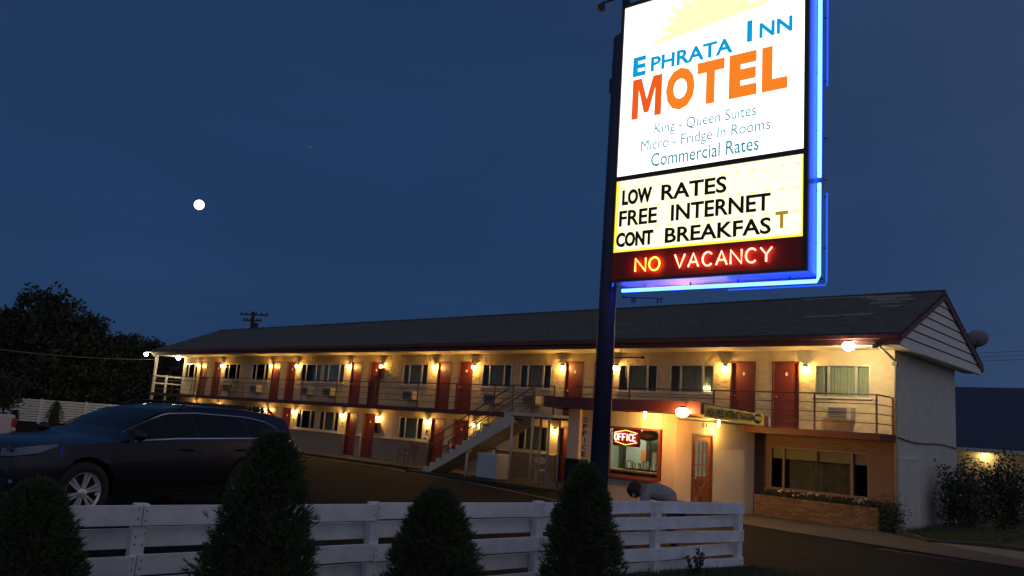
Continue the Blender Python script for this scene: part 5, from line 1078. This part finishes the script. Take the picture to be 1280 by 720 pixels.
def tree(name, base_, lobes, n, leafsz, label, cat='tree', trunk_h=3, grp='trees at far left', m='leaf_dark', limb=True):
    t = thing(name, base_, label, cat, grp); pts = []
    tot = sum(l[3]*l[3] for l in lobes)
    for (x, y, z, r_) in lobes:
        k = int(n*r_*r_/tot); p = rng.normal(size=(k, 3)); p /= np.linalg.norm(p, axis=1)[:, None]; q = rng.random(k)**.4; lump = 1+.16*np.sin(p[:, 0]*9+x)+.14*np.sin(p[:, 2]*8+y)+.12*np.sin(p[:, 1]*11+z)
        pts.append(p*(q*lump*r_)[:, None]*np.array([1, 1, .85])+np.array([x, y, z]))
    pts = np.concatenate(pts); g = np.sin(pts[:, 0]*2.1+pts[:, 2]*1.3)+np.sin(pts[:, 1]*1.9-pts[:, 2]*2.3)+np.sin(pts[:, 2]*3.1+pts[:, 0]); pts = pts[g > -1.3+rng.normal(0, .25, len(pts))]
    leaves('crown', pts, leafsz, m, t)
    b = MB(); b.tube([(0, 0, -.3), (.1, .05, trunk_h*.6), (.2, .1, trunk_h)], [.38, .28, .2], 10)
    if limb:
        for (x, y, z, r_) in lobes: b.tube([(.2, .1, trunk_h*.8), (x*.5, y*.5, (trunk_h+z)*.5), (x, y, z)], [.16, .10, .04], 6)
    b.build('trunk', 'trunk', t, local=True, smooth=True); return t
tree('broadleaf_tree', (-57, -3.8, 0), [(0, 0, 6.6, 2.9), (-1.6, -2.2, 5.8, 2.4), (1.2, 2.0, 5.9, 2.3), (.5, .5, 3.6, 2.8), (1.9, 3.4, 3.9, 2.0), (-1, -2.5, 3.0, 2.5), (1.8, 4.2, 2.5, 2.0)], 60000, .30, 'big dark tree highest behind the far fence')
tree('broadleaf_tree', (-58, -11.2, 0), [(0, 0, 5.6, 2.7), (-1.5, -2.5, 5.0, 2.3), (1.4, 1.8, 5.6, 2.2), (0, 0, 3.0, 2.6), (2, 2.6, 3.2, 2.2)], 48000, .30, 'dark tree at the left edge behind the far fence')
tree('broadleaf_tree', (-55, 2.6, 0), [(0, 0, 4.7, 2.0), (-.5, -1.3, 5.2, 1.8), (.5, 1.6, 4.3, 1.8), (0, 0, 2.2, 2.4), (.8, 2.9, 2.6, 2.0), (.3, .9, 5.3, 1.1)], 40000, .26, 'lower dark tree just left of the motel roof end')
tree('broadleaf_tree', (-62, 6, 0), [(0, 0, 3.0, 2.2), (1, 2.5, 2.6, 1.9), (2, 5, 2.4, 2.0), (-1, -2, 2.8, 2.2)], 30000, .30, 'dark foliage seen through the gap under the balcony end')
t = thing('pine_tree', (-60.0, 10.6, 0), 'small pine seen through the far end of the balcony', 'tree', 'trees at far left')
P = []
for k in range(5000): h = random.random()**.8; a = random.uniform(0, 6.28); rr = (1.5*(1-h)+.15)*(.6+.4*math.sin(h*40))*random.random()**.5; P.append((rr*math.cos(a), rr*math.sin(a), 1.2+h*5.0))
leaves('crown', P, .22, 'leaf_dark', t); b = MB(); b.tube([(0, 0, 0), (0, 0, 6)], [.14, .03], 8); b.build('trunk', 'trunk', t, local=True)
P = np.array([(-41.2, -9.9, 1.9)])+rng.normal(size=(3000, 3))*np.array([.35, .35, .45]); o = leaves('hanging_bush', P[P[:, 2] > .1], .14, 'leaf_dark'); tag(o, 'dark bush spilling over the far fence at left', 'bush'); b = MB(); b.tube([(-41.2, -9.9, 0), (-41.2, -9.9, 1.8)], .05, 6); b.build('stem', 'trunk', o)
P = np.stack([rng.uniform(-95, -64, 15000), rng.uniform(-40, 60, 15000), rng.random(15000)**1.3*3.2], 1); o = leaves('distant_hedge', P, .8, 'leaf_dark'); stuff(o); tag(o, 'dark mass of distant foliage behind the trees at left', 'foliage')
t = thing('utility_pole', (-58.1, 13.1, 0), 'wooden utility pole with two crossarms behind the motel roof', 'utility pole', 'utility poles', R(12))
b = MB(); b.tube([(0, 0, 0), (0, 0, 10.35)], [.2, .15], 10); b.build('pole', 'pole_wood', t, local=True)
for z, w, yo in ((10.1, 1.35, .1), (9.55, .9, -.1)):
    b = MB(); b.box(-w, w, -.05+yo, .05+yo, z-.06, z+.06); ca = b.build('crossarm', 'pole_wood', t, local=True); 
    for k in range(6): b = MB(); b.lathe([(.05, 0), (.07, .06), (.05, .14), (.02, .18)], (-w+.1+k*(2*w-.2)/5, yo, z+.06), 8); b.build('insulator', 'dark_metal', ca, local=True)
b = MB(); b.lathe([(.16, 0), (.18, .1), (.18, .6), (.12, .66)], (.45, -.1, 8.7), 12); b.build('transformer', 'dark_metal', t, local=True)
t.rotation_euler = (0, 0, R(30))
for x, y, lb in ((-59, 11.2, 'left one of the thin poles seen through the balcony end'), (-60, 13.2, 'right one of the thin poles seen through the balcony end')):
    b = MB(); b.tube([(0, 0, 0), (0, 0, 5.6)], .10, 8); b.tube([(-.5, 0, 5.2), (.5, 0, 5.2)], .04, 6); o = b.build('thin_pole', 'pole_wood', None); o.location = (x, y, 0); tag(o, lb, 'pole', 'utility poles')
def wire(name, a, c, sag, r_, lab, grp=None):
    b = MB(); a = Vector(a); c = Vector(c); b.tube([a.lerp(c, k/24)-Vector((0, 0, sag*4*(k/24)*(1-k/24))) for k in range(25)], r_, 5); o = b.build(name, 'galv', None, smooth=True); tag(o, lab, 'cable', grp); return o
wire('overhead_cable', (-28.6, -19.5, 3.9), (-43.4, -1.4, 4.55), .35, .012, 'thin cable running from the left edge to the far end of the motel')
for k in range(3): wire('power_line', (-8, 40, 9.2-k*.28), (14, 29, 9.6-k*.28), .25, .016, ('top power line right of the satellite dish', 'middle power line right of the satellite dish', 'lowest power line right of the satellite dish')[k], 'power lines at the right')

# ------------------------------------------------------------------ moon and planet
def ball(name, d, dist, r_, m, lab, cat):
    bm = bmesh.new(); bmesh.ops.create_icosphere(bm, subdivisions=3, radius=r_); me = bpy.data.meshes.new(name); bm.to_mesh(me); bm.free(); me.materials.append(MAT[m]); me.polygons.foreach_set('use_smooth', [True]*len(me.polygons))
    o = bpy.data.objects.new(name, me); COL.objects.link(o); o.location = Vector((7.353, -23.473, 2.104))+Vector(d)*dist; tag(o, lab, cat)
ball('moon', moon_dir, 1400, 8.0, 'moon_glow', 'bright full moon in the dark blue sky', 'moon')
ball('planet', (-.81027, .49956, .30643), 1400, 1.4, 'planet_glow', 'faint orange planet to the upper right of the moon', 'planet')
